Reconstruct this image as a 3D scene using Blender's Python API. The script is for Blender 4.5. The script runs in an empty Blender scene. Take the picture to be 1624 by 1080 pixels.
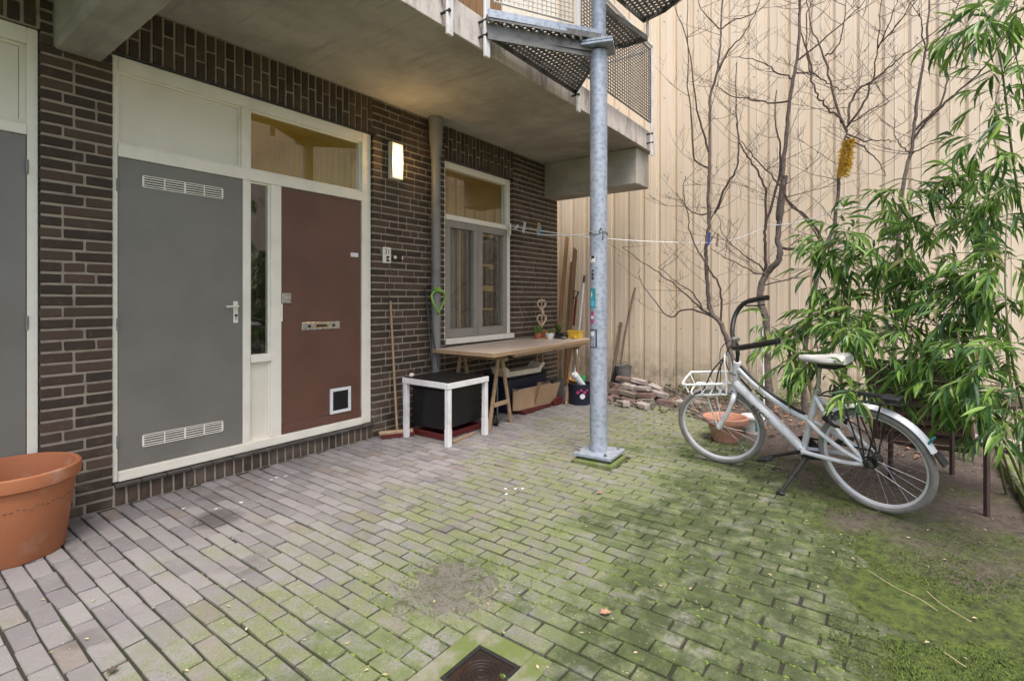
import bpy, math, random
import numpy as np
from mathutils import Vector, Matrix, Euler, noise as mnoise
random.seed(7); np.random.seed(7)
R = math.radians
sc = bpy.context.scene
col = sc.collection
# ------------------------------------------------------------------ camera, sky, sun, exposure
cam = bpy.data.cameras.new('camera'); cam.sensor_width = 36; cam.lens = 17.96; cam.shift_y = -0.0413
cam.clip_end = 500; cam.clip_start = 0.05
cam_o = bpy.data.objects.new('camera', cam); col.objects.link(cam_o)
cam_o.location = (0, -4.2, 1.4); cam_o.rotation_euler = (R(90), 0, R(36.67 - 90))
sc.camera = cam_o
w = bpy.data.worlds.new('World'); sc.world = w; w.use_nodes = True
nt = w.node_tree; bg = nt.nodes['Background']
sky = nt.nodes.new('ShaderNodeTexSky'); sky.sky_type = 'NISHITA'; sky.sun_disc = False
SUN_EL, SUN_AZ = 64, 224      # azimuth: direction (x=sin, y=cos) the light comes from
sky.sun_elevation = R(SUN_EL); sky.sun_rotation = R(SUN_AZ); sky.dust_density = 4; sky.ozone_density = 0.3; sky.air_density = 1.0
nt.links.new(sky.outputs['Color'], bg.inputs['Color']); bg.inputs['Strength'].default_value = 0.15
sun = bpy.data.lights.new('sun', 'SUN'); sun.energy = 1.5; sun.angle = R(26); sun.color = (1, .97, .93)
sun_o = bpy.data.objects.new('sun', sun); col.objects.link(sun_o)
sd = Vector((math.sin(R(SUN_AZ)) * math.cos(R(SUN_EL)), math.cos(R(SUN_AZ)) * math.cos(R(SUN_EL)), math.sin(R(SUN_EL))))
sun_o.rotation_euler = sd.to_track_quat('Z', 'Y').to_euler(); sun_o.location = (0, -6, 12)
vs = sc.view_settings; vs.view_transform = 'Standard'; vs.look = 'None'; vs.gamma = 1; vs.use_curve_mapping = False
vs.exposure = 1.0
sc.render.engine = 'CYCLES'
sc.cycles.max_bounces = 8; sc.cycles.diffuse_bounces = 5; sc.cycles.transparent_max_bounces = 16

# ------------------------------------------------------------------ mesh helpers
class MB:
    def __init__(s): s.v = []; s.f = []; s.uv = None
    def add(s, vs_, fs):
        o = len(s.v); s.v += [tuple(v) for v in vs_]; s.f += [tuple(i + o for i in f) for f in fs]; return s
    def box(s, x0, x1, y0, y1, z0, z1, b=0.0, m=None):
        if x0 > x1: x0, x1 = x1, x0
        if y0 > y1: y0, y1 = y1, y0
        if z0 > z1: z0, z1 = z1, z0
        if b <= 0:
            v = [(x, y, z) for x in (x0, x1) for y in (y0, y1) for z in (z0, z1)]
            f = [(0, 1, 3, 2), (4, 6, 7, 5), (0, 4, 5, 1), (2, 3, 7, 6), (0, 2, 6, 4), (1, 5, 7, 3)]
        else:
            b = min(b, (x1 - x0) * .45, (y1 - y0) * .45, (z1 - z0) * .45)
            lo = (x0, y0, z0); hi = (x1, y1, z1); v = []; idx = {}
            for cx in (0, 1):
                for cy in (0, 1):
                    for cz in (0, 1):
                        c = (cx, cy, cz)
                        for ax in range(3):
                            p = []
                            for k in range(3):
                                base = hi[k] if c[k] else lo[k]
                                if k != ax: base += -b if c[k] else b
                                p.append(base)
                            idx[(c, ax)] = len(v); v.append(tuple(p))
            f = []
            for ax in range(3):
                a1, a2 = (ax + 1) % 3, (ax + 2) % 3
                for sgn in (0, 1):
                    q = []
                    for (i, j) in ((0, 0), (1, 0), (1, 1), (0, 1)):
                        c = [0, 0, 0]; c[ax] = sgn; c[a1] = i; c[a2] = j; q.append(idx[(tuple(c), ax)])
                    if not sgn: q.reverse()
                    f.append(tuple(q))
                # edges along axis ax
                for i in (0, 1):
                    for j in (0, 1):
                        c0 = [0, 0, 0]; c0[a1] = i; c0[a2] = j; c1 = list(c0); c1[ax] = 1
                        q = [idx[(tuple(c0), a1)], idx[(tuple(c1), a1)], idx[(tuple(c1), a2)], idx[(tuple(c0), a2)]]
                        if i != j: q.reverse()
                        f.append(tuple(q))
            for cx in (0, 1):
                for cy in (0, 1):
                    for cz in (0, 1):
                        c = (cx, cy, cz); q = [idx[(c, 0)], idx[(c, 1)], idx[(c, 2)]]
                        if (cx + cy + cz) % 2 == 0: q.reverse()
                        f.append(tuple(q))
        if m is not None: v = [tuple(m @ Vector(p)) for p in v]
        return s.add(v, f)
    def cbox(s, c, d, rot=(0, 0, 0), b=0.0):
        m = Matrix.Translation(c) @ Euler(rot).to_matrix().to_4x4()
        return s.box(-d[0] / 2, d[0] / 2, -d[1] / 2, d[1] / 2, -d[2] / 2, d[2] / 2, b, m)
    def tube(s, pts, r, n=8, cap=True, closed=False):
        pts = [Vector(p) for p in pts]; k = len(pts)
        rr = r if isinstance(r, (list, tuple)) else [r] * k
        rings = []; prev = None
        for i, p in enumerate(pts):
            if closed: t = pts[(i + 1) % k] - pts[i - 1]
            else: t = pts[min(i + 1, k - 1)] - pts[max(i - 1, 0)]
            if t.length < 1e-9: t = Vector((0, 0, 1))
            t.normalize()
            if prev is None:
                a = Vector((0, 0, 1)) if abs(t.z) < .9 else Vector((1, 0, 0))
                nrm = t.cross(a).normalized()
            else:
                nrm = (prev - t * prev.dot(t))
                if nrm.length < 1e-6: nrm = t.orthogonal()
                nrm.normalize()
            prev = nrm; bi = t.cross(nrm)
            rings.append([p + (nrm * math.cos(2 * math.pi * j / n) + bi * math.sin(2 * math.pi * j / n)) * rr[i] for j in range(n)])
        v = [q for ring in rings for q in ring]; f = []
        for i in range(k if closed else k - 1):
            a = i * n; b_ = ((i + 1) % k) * n
            for j in range(n): f.append((a + j, a + (j + 1) % n, b_ + (j + 1) % n, b_ + j))
        if cap and not closed:
            f.append(tuple(reversed(range(n)))); f.append(tuple(range((k - 1) * n, k * n)))
        return s.add(v, f)
    def bar(s, a, b, wd, ht, up=(0, 0, 1), bev=0.0):       # rectangular bar between two points
        a = Vector(a); b = Vector(b); t = (b - a); L = t.length; t.normalize(); u = Vector(up)
        sd_ = t.cross(u)
        if sd_.length < 1e-6: sd_ = t.orthogonal()
        sd_.normalize(); u2 = sd_.cross(t)
        m = Matrix((t, sd_, u2)).transposed().to_4x4(); m.translation = (a + b) / 2
        return s.box(-L / 2, L / 2, -wd / 2, wd / 2, -ht / 2, ht / 2, bev, m)
    def lathe(s, prof, n=24, c=(0, 0, 0), m=None, a0=0, a1=2 * math.pi):
        full = abs(a1 - a0 - 2 * math.pi) < 1e-6; k = n if full else n + 1; v = []; f = []
        for (r, z) in prof:
            for j in range(k):
                a = a0 + (a1 - a0) * j / n; v.append((c[0] + r * math.cos(a), c[1] + r * math.sin(a), c[2] + z))
        for i in range(len(prof) - 1):
            for j in range(n if full else n):
                j2 = (j + 1) % k
                f.append((i * k + j, i * k + j2, (i + 1) * k + j2, (i + 1) * k + j))
        if m is not None: v = [tuple(m @ Vector(p)) for p in v]
        return s.add(v, f)
    def prism(s, poly, h, m=None):      # poly in xy, extruded z 0..h
        n = len(poly); v = [(p[0], p[1], 0) for p in poly] + [(p[0], p[1], h) for p in poly]
        f = [tuple(reversed(range(n))), tuple(range(n, 2 * n))] + [(i, (i + 1) % n, n + (i + 1) % n, n + i) for i in range(n)]
        if m is not None: v = [tuple(m @ Vector(p)) for p in v]
        return s.add(v, f)
    def sphere(s, c, r, n=10, k=6):
        r = r if isinstance(r, (tuple, list)) else (r, r, r); v = [(c[0], c[1], c[2] + r[2])]; f = []
        for i in range(1, k):
            t = math.pi * i / k
            for j in range(n):
                a = 2 * math.pi * j / n; v.append((c[0] + r[0] * math.sin(t) * math.cos(a), c[1] + r[1] * math.sin(t) * math.sin(a), c[2] + r[2] * math.cos(t)))
        v.append((c[0], c[1], c[2] - r[2]))
        for j in range(n): f.append((0, 1 + j, 1 + (j + 1) % n))
        for i in range(k - 2):
            for j in range(n): f.append((1 + i * n + j, 1 + (i + 1) * n + j, 1 + (i + 1) * n + (j + 1) % n, 1 + i * n + (j + 1) % n))
        L = len(v) - 1
        for j in range(n): f.append((L, 1 + (k - 2) * n + (j + 1) % n, 1 + (k - 2) * n + j))
        return s.add(v, f)
    def mesh(s, name, mat, smooth=False):
        me = bpy.data.meshes.new(name); me.from_pydata(s.v, [], s.f)
        if mat is not None: me.materials.append(mat)
        if smooth:
            me.polygons.foreach_set('use_smooth', [True] * len(me.polygons))
            try: me.set_sharp_from_angle(angle=R(40))
            except Exception: pass
        me.update(); return me
    def build(s, name, mat, parent=None, smooth=False, kind=None):
        o = bpy.data.objects.new(name, s.mesh(name, mat, smooth)); col.objects.link(o)
        if parent is not None: o.parent = parent
        if kind: o['kind'] = kind
        return o
def tag(o, label=None, cat=None, group=None, kind=None):
    if label: o['label'] = label
    if cat: o['category'] = cat
    if group: o['group'] = group
    if kind: o['kind'] = kind
    return o
def thing(name, label, cat, loc=(0, 0, 0), rot=(0, 0, 0), group=None):
    o = bpy.data.objects.new(name, None); o.empty_display_size = .1; col.objects.link(o)
    o.location = loc; o.rotation_euler = rot
    return tag(o, label, cat, group)
def copy_tree(o, parent=None):
    c = o.copy(); col.objects.link(c); c.parent = parent
    for ch in [x for x in o.children]: copy_tree(ch, c)
    return c
def spline(pts, n=6):
    P = [Vector(p) for p in pts]
    if len(P) < 3: return P
    out = []
    for i in range(len(P) - 1):
        p0 = P[max(i - 1, 0)]; p1 = P[i]; p2 = P[i + 1]; p3 = P[min(i + 2, len(P) - 1)]
        for k in range(n):
            t = k / n
            out.append(.5 * ((2 * p1) + (p2 - p0) * t + (2 * p0 - 5 * p1 + 4 * p2 - p3) * t * t + (3 * p1 - p0 - 3 * p2 + p3) * t ** 3))
    out.append(P[-1]); return out
def text_mesh(txt, size, depth=.0008):
    cu = bpy.data.curves.new('t', 'FONT'); cu.body = txt; cu.size = size; cu.extrude = depth; cu.align_x = 'CENTER'; cu.align_y = 'CENTER'
    o = bpy.data.objects.new('t', cu); col.objects.link(o)
    bpy.context.view_layer.update()
    me = bpy.data.meshes.new_from_object(o.evaluated_get(bpy.context.evaluated_depsgraph_get()))
    bpy.data.objects.remove(o); bpy.data.curves.remove(cu); return me
def put_text(name, txt, size, mat, parent, m, depth=.0008):
    me = text_mesh(txt, size, depth); me.materials.clear(); me.materials.append(mat)
    o = bpy.data.objects.new(name, me); col.objects.link(o); o.parent = parent; o.matrix_local = m; return o

# ------------------------------------------------------------------ materials
class NT:
    def __init__(s, name):
        s.m = bpy.data.materials.new(name); s.m.use_nodes = True; s.t = s.m.node_tree; s.n = s.t.nodes; s.l = s.t.links
        s.b = s.n['Principled BSDF']; s.out = s.n['Material Output']
        s.geo = s.n.new('ShaderNodeNewGeometry'); s.pos = s.geo.outputs['Position']
    def link(s, a, b): s.l.new(a, b)
    def noise(s, scale, detail=4, rough=.6, vec=None, dist=0):
        n = s.n.new('ShaderNodeTexNoise'); n.inputs['Scale'].default_value = scale; n.inputs['Detail'].default_value = detail
        n.inputs['Roughness'].default_value = rough; n.inputs['Distortion'].default_value = dist
        s.link(vec if vec is not None else s.pos, n.inputs['Vector']); return n.outputs['Fac']
    def voro(s, scale, feat='F1', vec=None):
        n = s.n.new('ShaderNodeTexVoronoi'); n.inputs['Scale'].default_value = scale; n.feature = feat
        s.link(vec if vec is not None else s.pos, n.inputs['Vector']); return n.outputs['Distance']
    def stretch(s, sx, sy, sz, src=None):
        n = s.n.new('ShaderNodeVectorMath'); n.operation = 'MULTIPLY'; n.inputs[1].default_value = (sx, sy, sz)
        s.link(src if src is not None else s.pos, n.inputs[0]); return n.outputs[0]
    def obj(s):
        n = s.n.new('ShaderNodeTexCoord'); return n.outputs['Object']
    def ramp(s, fac, a, b, c0=(0, 0, 0), c1=(1, 1, 1)):
        n = s.n.new('ShaderNodeMapRange'); n.interpolation_type = 'SMOOTHSTEP'
        n.inputs['From Min'].default_value = a; n.inputs['From Max'].default_value = b
        s.link(fac, n.inputs['Value']); return n.outputs['Result']
    def math(s, op, a, b=None, clamp=False):
        n = s.n.new('ShaderNodeMath'); n.operation = op; n.use_clamp = clamp
        for i, x in enumerate((a, b)):
            if x is None: continue
            if isinstance(x, (int, float)): n.inputs[i].default_value = x
            else: s.link(x, n.inputs[i])
        return n.outputs[0]
    def sep(s):
        n = s.n.new('ShaderNodeSeparateXYZ'); s.link(s.pos, n.inputs[0]); return n.outputs
    def mix(s, fac, a, b, mode='MIX'):
        n = s.n.new('ShaderNodeMix'); n.data_type = 'RGBA'; n.blend_type = mode
        for k, x in ((0, fac), (6, a), (7, b)):
            if isinstance(x, (int, float)): n.inputs[k].default_value = x
            elif isinstance(x, tuple): n.inputs[k].default_value = (*x, 1) if len(x) == 3 else x
            else: s.link(x, n.inputs[k])
        return n.outputs[2]
    def rnd(s):
        o = s.n.new('ShaderNodeObjectInfo').outputs['Random']; i = s.geo.outputs['Random Per Island']
        return s.math('FRACT', s.math('ADD', s.math('MULTIPLY', o, 7.31), s.math('MULTIPLY', i, 3.77)))
    def base(s, c):
        if isinstance(c, tuple): s.b.inputs['Base Color'].default_value = (*c, 1)
        else: s.link(c, s.b.inputs['Base Color'])
    def rough(s, r):
        if isinstance(r, (int, float)): s.b.inputs['Roughness'].default_value = r
        else: s.link(r, s.b.inputs['Roughness'])
    def bump(s, h, strength=.3, dist=.01):
        n = s.n.new('ShaderNodeBump'); n.inputs['Strength'].default_value = strength; n.inputs['Distance'].default_value = dist
        s.link(h, n.inputs['Height']); s.link(n.outputs[0], s.b.inputs['Normal'])
def M(name, c, rough=.6, var=.12, scale=6, bump=.15, bscale=90, metal=0, c2=None, spec=.5, c2amt=(.45, .7), dist=.004):
    t = NT(name); f = t.noise(scale, 5)
    c2_ = c2 if c2 else tuple(x * (1 - var * 2.2) for x in c)
    t.base(t.mix(t.ramp(f, *c2amt), c, c2_)); t.b.inputs['Metallic'].default_value = metal
    g = t.noise(scale * 3, 3); t.rough(t.math('ADD', t.math('MULTIPLY', t.math('SUBTRACT', g, .5), .35), rough, True))
    t.b.inputs['Specular IOR Level'].default_value = spec
    if bump > 0: t.bump(t.noise(bscale, 4), bump, dist)
    return t.m
def wood(name, c, c2, axis=0, rough=.6, scale=14):
    t = NT(name); s_ = [scale * 3] * 3; s_[axis] = scale * .18
    v = t.stretch(*s_, src=t.obj()); f = t.noise(1, 6, .65, v, .4); g = t.noise(.25, 2, .5, v)
    cc = t.mix(t.ramp(f, .35, .7), c, c2); t.base(t.mix(t.math('MULTIPLY', t.ramp(g, .5, .8), .45), cc, tuple(x * .55 for x in c2)))
    t.rough(rough); t.bump(f, .25, .002); return t.m
MT = {}
def mats():
    # brick: dark brown, per-brick tone, sandy face
    t = NT('brick'); r = t.rnd(); a = t.mix(t.ramp(r, .1, .9), (.043, .028, .018), (.078, .050, .032))
    a = t.mix(t.ramp(t.math('FRACT', t.math('MULTIPLY', r, 13.7)), .78, .95), a, (.036, .025, .017))
    n = t.noise(14, 6, .7); a = t.mix(t.math('MULTIPLY', t.ramp(n, .52, .78), .55), a, (.16, .125, .095))
    z = t.sep()[2]; low = t.math('MULTIPLY', t.ramp(z, .75, .05), t.ramp(t.noise(5, 4), .35, .7))
    a = t.mix(t.math('MULTIPLY', low, .45), a, (.17, .14, .11)); t.base(a); t.rough(.82)
    h = t.math('ADD', t.noise(70, 5, .7), t.math('MULTIPLY', t.noise(18, 3), 1.2)); t.bump(h, .5, .006); MT['brick'] = t.m
    MT['mortar'] = M('mortar', (.335, .285, .22), .95, .2, 9, .6, 160, c2=(.23, .19, .145))
    # pavers
    t = NT('paver'); r = t.rnd(); x, y, z = t.sep()
    a = t.mix(t.ramp(r, 0, 1), (.180, .166, .168), (.266, .246, .248))
    a = t.mix(t.ramp(t.math('FRACT', t.math('MULTIPLY', r, 9.1)), .86, .97), a, (.205, .172, .155))
    a = t.mix(t.math('MULTIPLY', t.ramp(t.noise(3.2, 5, .65), .42, .75), .5), a, (.285, .275, .25))
    st = t.math('MULTIPLY', t.ramp(t.noise(1.7, 4), .60, .68), .55); a = t.mix(st, a, (.10, .085, .08))
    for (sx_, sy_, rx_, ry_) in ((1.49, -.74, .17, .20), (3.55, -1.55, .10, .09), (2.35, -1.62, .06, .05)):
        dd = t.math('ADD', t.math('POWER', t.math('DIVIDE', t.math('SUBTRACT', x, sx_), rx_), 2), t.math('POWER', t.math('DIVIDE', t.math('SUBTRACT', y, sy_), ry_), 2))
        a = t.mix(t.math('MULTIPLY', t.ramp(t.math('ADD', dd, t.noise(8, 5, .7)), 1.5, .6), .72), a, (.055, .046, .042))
    s1 = t.math('ADD', t.math('MULTIPLY', y, -.62), t.math('MULTIPLY', x, .05))
    s1 = t.math('ADD', s1, t.math('MULTIPLY', t.math('SUBTRACT', t.noise(1.1, 5, .6), .5), 2.0))
    s1 = t.math('ADD', s1, t.math('MULTIPLY', t.math('SUBTRACT', r, .5), .35))
    m1 = t.ramp(s1, .70, 1.5); a = t.mix(t.math('MULTIPLY', m1, t.ramp(t.noise(6, 6, .75), .36, .60)), a, (.185, .205, .095))
    m2 = t.ramp(s1, 1.35, 2.15); a = t.mix(t.math('MULTIPLY', m2, t.ramp(t.noise(5, 7, .8), .40, .58)), a, (.105, .142, .038))
    m3 = t.ramp(s1, 1.72, 2.15); a = t.mix(t.math('MULTIPLY', m3, t.ramp(t.noise(7, 6, .75), .32, .60)), a, (.042, .058, .018))
    fine = t.noise(95, 5, .8); a = t.mix(t.math('MULTIPLY', t.math('MULTIPLY', m1, t.ramp(fine, .50, .62)), .55), a, (.075, .095, .030)); a = t.mix(t.math('MULTIPLY', t.ramp(fine, .40, .30), .35), a, (.36, .36, .31))
    sp = t.ramp(t.voro(42), .10, .06); a = t.mix(t.math('MULTIPLY', sp, t.ramp(t.noise(6, 2), .42, .55)), a, (.55, .54, .47))
    t.base(a); t.rough(t.math('ADD', .62, t.math('MULTIPLY', t.noise(8), .3)))
    h = t.math('ADD', t.noise(120, 5, .7), t.math('MULTIPLY', t.noise(24, 4), 1.5)); t.bump(h, .7, .006); MT['paver'] = t.m
    # bedding sand in joints
    MT['joint'] = M('joint_soil', (.034, .030, .022), .95, .3, 5, .8, 120, c2=(.022, .030, .010), dist=.008)
    MT['dirt'] = M('grey_dirt', (.150, .140, .112), .95, .3, 14, .8, 120, c2=(.075, .085, .035), dist=.006)
    # soil and moss
    t = NT('soil'); x, y, z = t.sep(); n1 = t.noise(1.3, 6, .62); n2 = t.noise(16, 6, .75); n3 = t.noise(60, 4, .7)
    soil = t.mix(t.ramp(n2, .3, .7), (.080, .061, .050), (.145, .113, .096)); soil = t.mix(t.ramp(n3, .55, .75), soil, (.038, .029, .023))
    moss = t.mix(t.ramp(n2, .3, .68), (.028, .040, .010), (.110, .155, .022)); moss = t.mix(t.ramp(n3, .52, .75), moss, (.05, .045, .02))
    d = t.math('ADD', t.math('MULTIPLY', x, -.42), t.math('MULTIPLY', t.math('SUBTRACT', n1, .5), 3.0))
    msk = t.ramp(d, -1.95, -1.25); t.base(t.mix(msk, soil, moss)); t.rough(.95)
    h = t.math('ADD', t.math('ADD', n3, t.math('MULTIPLY', n2, 2.2)), t.math('MULTIPLY', t.noise(5, 5), 4)); t.bump(h, .9, .016); MT['soil'] = t.m
    # concrete soffit
    t = NT('concrete'); n = t.noise(1.6, 6, .65); a = t.mix(t.ramp(n, .3, .72), (.29, .275, .242), (.45, .43, .385))
    v = t.stretch(14, 1.4, 14); a = t.mix(t.math('MULTIPLY', t.ramp(t.noise(1, 4, .6, v), .52, .72), .45), a, (.22, .20, .17)); t.base(a); t.rough(.9)
    t.bump(t.noise(40, 5, .7), .25, .004); MT['concrete'] = t.m
    t = NT('weathered_concrete'); v = t.stretch(9, 9, 1.6); n = t.noise(1, 6, .7, v); a = t.mix(t.ramp(n, .46, .66), (.60, .55, .51), (.30, .26, .235))
    a = t.mix(t.math('MULTIPLY', t.ramp(t.noise(7, 5, .7), .58, .74), .6), a, (.17, .13, .115)); t.base(a); t.rough(.9); t.bump(t.noise(60, 5), .35, .004); MT['fascia'] = t.m
    # painted cladding
    t = NT('cladding'); x, y, z = t.sep(); v = t.stretch(3, 3, .35); n = t.noise(1, 5, .6, v); a = t.mix(t.ramp(n, .35, .7), (.74, .625, .485), (.67, .555, .42))
    g = t.math('MULTIPLY', t.ramp(z, .9, .1), t.ramp(t.noise(6, 5, .7), .4, .65)); a = t.mix(t.math('MULTIPLY', g, .6), a, (.30, .235, .16)); v2 = t.stretch(7, 7, .25); a = t.mix(t.math('MULTIPLY', t.ramp(t.noise(1, 5, .65, v2), .54, .72), .10), a, (.42, .33, .23))
    gm = t.math('MULTIPLY', t.ramp(z, .75, .05), t.ramp(t.noise(4, 5, .7), .42, .6)); a = t.mix(t.math('MULTIPLY', gm, .5), a, (.16, .17, .07))
    t.base(a); t.rough(.5)
    t.bump(t.noise(3, 3), .06, .01); MT['cladding'] = t.m
    t = NT('galvanised'); n = t.voro(26); n2 = t.noise(5, 5); a = t.mix(t.ramp(n, .2, .7), (.27, .31, .37), (.37, .41, .48)); a = t.mix(t.math('MULTIPLY', t.ramp(n2, .5, .75), .5), a, (.46, .50, .55))
    v = t.stretch(1, 1, 60); a = t.mix(t.math('MULTIPLY', t.ramp(t.noise(1, 3, .5, v), .56, .66), .28), a, (.20, .22, .26))
    t.base(a); t.rough(.52); t.b.inputs['Metallic'].default_value = .35; MT['galv'] = t.m
    MT['galv_dark'] = M('dull_galvanised', (.19, .185, .18), .6, .2, 8, .15, metal=.3, c2=(.11, .105, .10))
    MT['white'] = M('cream_paint', (.80, .76, .655), .42, .05, 4, .05, 60, c2=(.72, .68, .575))
    MT['panel_white'] = M('cream_panel', (.74, .70, .60), .45, .05, 2, .04, c2=(.68, .64, .54))
    MT['steel_white'] = M('white_steel', (.68, .68, .68), .45, .08, 7, .06, c2=(.55, .53, .50))
    MT['grey_door'] = M('grey_door_paint', (.155, .147, .128), .40, .04, 2.5, .05, 40, c2=(.138, .130, .112))
    MT['brown_door'] = M('brown_door_paint', (.105, .053, .036), .38, .06, 3, .06, 30, c2=(.088, .044, .029))
    for key, nm, c0, c1, c2_ in (('grey_door', 'grey_door_paint', (.190, .180, .157), (.163, .153, .132), (.245, .230, .195)), ('brown_door', 'brown_door_paint', (.132, .062, .042), (.104, .049, .032), (.175, .105, .075))):
        t = NT(nm); x, y, z = t.sep(); a = t.mix(t.ramp(t.noise(2.2, 5, .6), .35, .7), c0, c1)
        sp = t.math('MULTIPLY', t.ramp(t.noise(26, 6, .7), .56, .70), t.ramp(t.math('ADD', z, t.math('MULTIPLY', t.noise(3, 4), .9)), 1.15, .55)); a = t.mix(t.math('MULTIPLY', sp, .75), a, c2_)
        v = t.stretch(3, 3, 40); a = t.mix(t.math('MULTIPLY', t.ramp(t.noise(1, 4, .7, v), .66, .74), .25), a, c2_); t.base(a)
        t.rough(t.math('ADD', .34, t.math('MULTIPLY', t.noise(7, 5, .7), .22))); t.bump(t.noise(34, 3), .05, .003); MT[key] = t.m
    MT['casement'] = M('taupe_paint', (.27, .25, .22), .45, .05, 5, .05)
    MT['pipe'] = M('grey_pipe', (.20, .20, .195), .5, .1, 6, .08, c2=(.145, .14, .135))
    MT['black'] = M('black_rubber', (.018, .018, .02), .5, .1, 10, .1)
    MT['black_gloss'] = M('black_lacquer', (.008, .008, .009), .38, .1, 3, .03)
    MT['dark_steel'] = M('dark_steel', (.05, .048, .046), .45, .2, 12, .15, metal=.6)
    MT['chrome'] = M('satin_metal', (.62, .61, .59), .28, .1, 12, .05, metal=.9)
    MT['ivory'] = M('ivory_plastic', (.72, .69, .60), .45, .05, 8, 0)
    MT['brass'] = M('brass', (.55, .42, .20), .35, .1, 10, .05, metal=.8)
    MT['terracotta'] = M('terracotta', (.35, .125, .052), .78, .1, 5, .25, 60, c2=(.40, .245, .165), c2amt=(.52, .78))
    MT['terracotta_pale'] = M('pale_terracotta', (.50, .235, .15), .8, .12, 9, .2, c2=(.42, .23, .17))
    MT['bike_white'] = M('bike_paint', (.68, .70, .73), .32, .05, 6, 0, c2=(.52, .52, .51))
    MT['tyre'] = M('grey_tyre', (.24, .225, .205), .8, .15, 14, .3, 120, c2=(.17, .155, .14))
    MT['alu'] = M('aluminium', (.68, .69, .71), .35, .06, 10, 0, metal=.15)
    MT['bark'] = M('bark', (.15, .122, .105), .9, .2, 22, .7, 110, c2=(.062, .044, .035), dist=.006)
    MT['twig'] = M('twig_bark', (.085, .060, .046), .85, .2, 20, .3, c2=(.050, .034, .027))
    t = NT('bamboo_leaf'); r = t.rnd(); a = t.mix(t.ramp(r, .1, .9), (.040, .110, .038), (.235, .390, .075)); a = t.mix(t.ramp(r, .93, .99), a, (.25, .24, .09))
    t.base(a); t.rough(.38); t.b.inputs['Subsurface Weight'].default_value = 0
    tr = t.n.new('ShaderNodeBsdfTranslucent'); t.link(t.mix(.6, a, (.16, .28, .04)), tr.inputs['Color']); mx = t.n.new('ShaderNodeMixShader'); mx.inputs[0].default_value = .32
    t.link(t.b.outputs[0], mx.inputs[1]); t.link(tr.outputs[0], mx.inputs[2]); t.link(mx.outputs[0], t.out.inputs['Surface']); MT['leaf'] = t.m
    MT['culm'] = M('bamboo_culm', (.10, .12, .035), .45, .2, 15, .05, c2=(.07, .055, .03))
    t = NT('moss_tuft'); r = t.rnd(); t.base(t.mix(t.ramp(r, 0, 1), (.045, .075, .014), (.150, .205, .035))); t.rough(.9); MT['moss'] = t.m
    # glass: clear pane, stronger mirror at glancing angles
    t = NT('glass'); gl = t.n.new('ShaderNodeBsdfGlossy'); gl.inputs['Roughness'].default_value = .01; tp = t.n.new('ShaderNodeBsdfTransparent'); tp.inputs[0].default_value = (.86, .88, .86, 1)
    fr = t.n.new('ShaderNodeFresnel'); fr.inputs['IOR'].default_value = 2.05; mx = t.n.new('ShaderNodeMixShader'); t.bump(t.noise(1.2, 1), .008, .02)
    bn = [x for x in t.n if x.type == 'BUMP'][0]; t.link(bn.outputs[0], gl.inputs['Normal'])
    t.link(t.math('MULTIPLY', fr.outputs[0], t.math('SUBTRACT', 1.0, t.geo.outputs['Backfacing'])), mx.inputs[0]); t.link(tp.outputs[0], mx.inputs[1]); t.link(gl.outputs[0], mx.inputs[2]); t.link(mx.outputs[0], t.out.inputs['Surface']); MT['glass'] = t.m
    t = NT('lamp_glow'); t.base((.9, .85, .7)); t.b.inputs['Emission Color'].default_value = (1, .66, .22, 1); t.b.inputs['Emission Strength'].default_value = 1.5; MT['glow'] = t.m
    MT['room'] = M('ochre_glow_paint', (.72, .47, .14), .8, .05, 2, .03)  # warm glow of the lit rooms is put into the wall colour
    MT['interior_dark'] = M('dim_interior', (.10, .07, .045), .8, .2, 4, .05)
    MT['pine'] = wood('pine_wood', (.38, .265, .16), (.27, .175, .10))
    MT['bench_top'] = wood('pale_tabletop', (.50, .42, .35), (.42, .34, .275), 0, .4, 9)
    MT['plank'] = wood('orange_plank', (.36, .20, .085), (.25, .125, .05), 2)
    MT['plank_dark'] = wood('brown_plank', (.20, .105, .05), (.13, .065, .03), 2)
    MT['spade'] = wood('old_ash_wood', (.20, .14, .095), (.12, .08, .055), 2)
    MT['slat'] = wood('dark_stained_slat', (.040, .022, .016), (.022, .013, .010), 0, .5)
    MT['brown_steel'] = M('brown_steel', (.075, .045, .040), .55, .2, 14, .2)
    MT['cardboard'] = M('cardboard', (.40, .265, .155), .85, .06, 6, .08, c2=(.36, .235, .135))
    MT['cream_plastic'] = M('cream_plastic', (.62, .56, .44), .5, .08, 9, .05)
    MT['red'] = M('shaded_red_plastic', (.10, .010, .008), .6, .15, 6, .05)  # shadow on the red trays is put into this dark red
    MT['yellow'] = M('yellow_plastic', (.62, .40, .04), .5, .12, 9, .05)
    MT['green_hose'] = M('green_hose', (.20, .42, .06), .45, .08, 12, .05)
    MT['blue'] = M('blue_plastic', (.03, .09, .40), .4, .05, 10, 0)
    MT['cyan'] = M('light_blue_plastic', (.10, .42, .62), .4, .05, 10, 0)
    MT['orange'] = M('orange_plastic', (.70, .34, .08), .45, .05, 10, 0)
    MT['peg'] = M('pale_peg', (.72, .68, .62), .6, .1, 14, 0)
    MT['cord'] = M('white_cord', (.80, .79, .77), .7, .05, 30, 0)
    MT['gold'] = M('gold_tinsel', (.80, .58, .09), .35, .1, 30, 0, metal=.25)
    MT['stone'] = M('rubble_stone', (.36, .31, .285), .9, .2, 9, .5, 70, c2=(.22, .19, .165), dist=.008)
    MT['rubble_red'] = M('rubble_brick', (.175, .110, .095), .9, .2, 9, .5, 70, c2=(.10, .075, .06), dist=.008)
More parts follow.
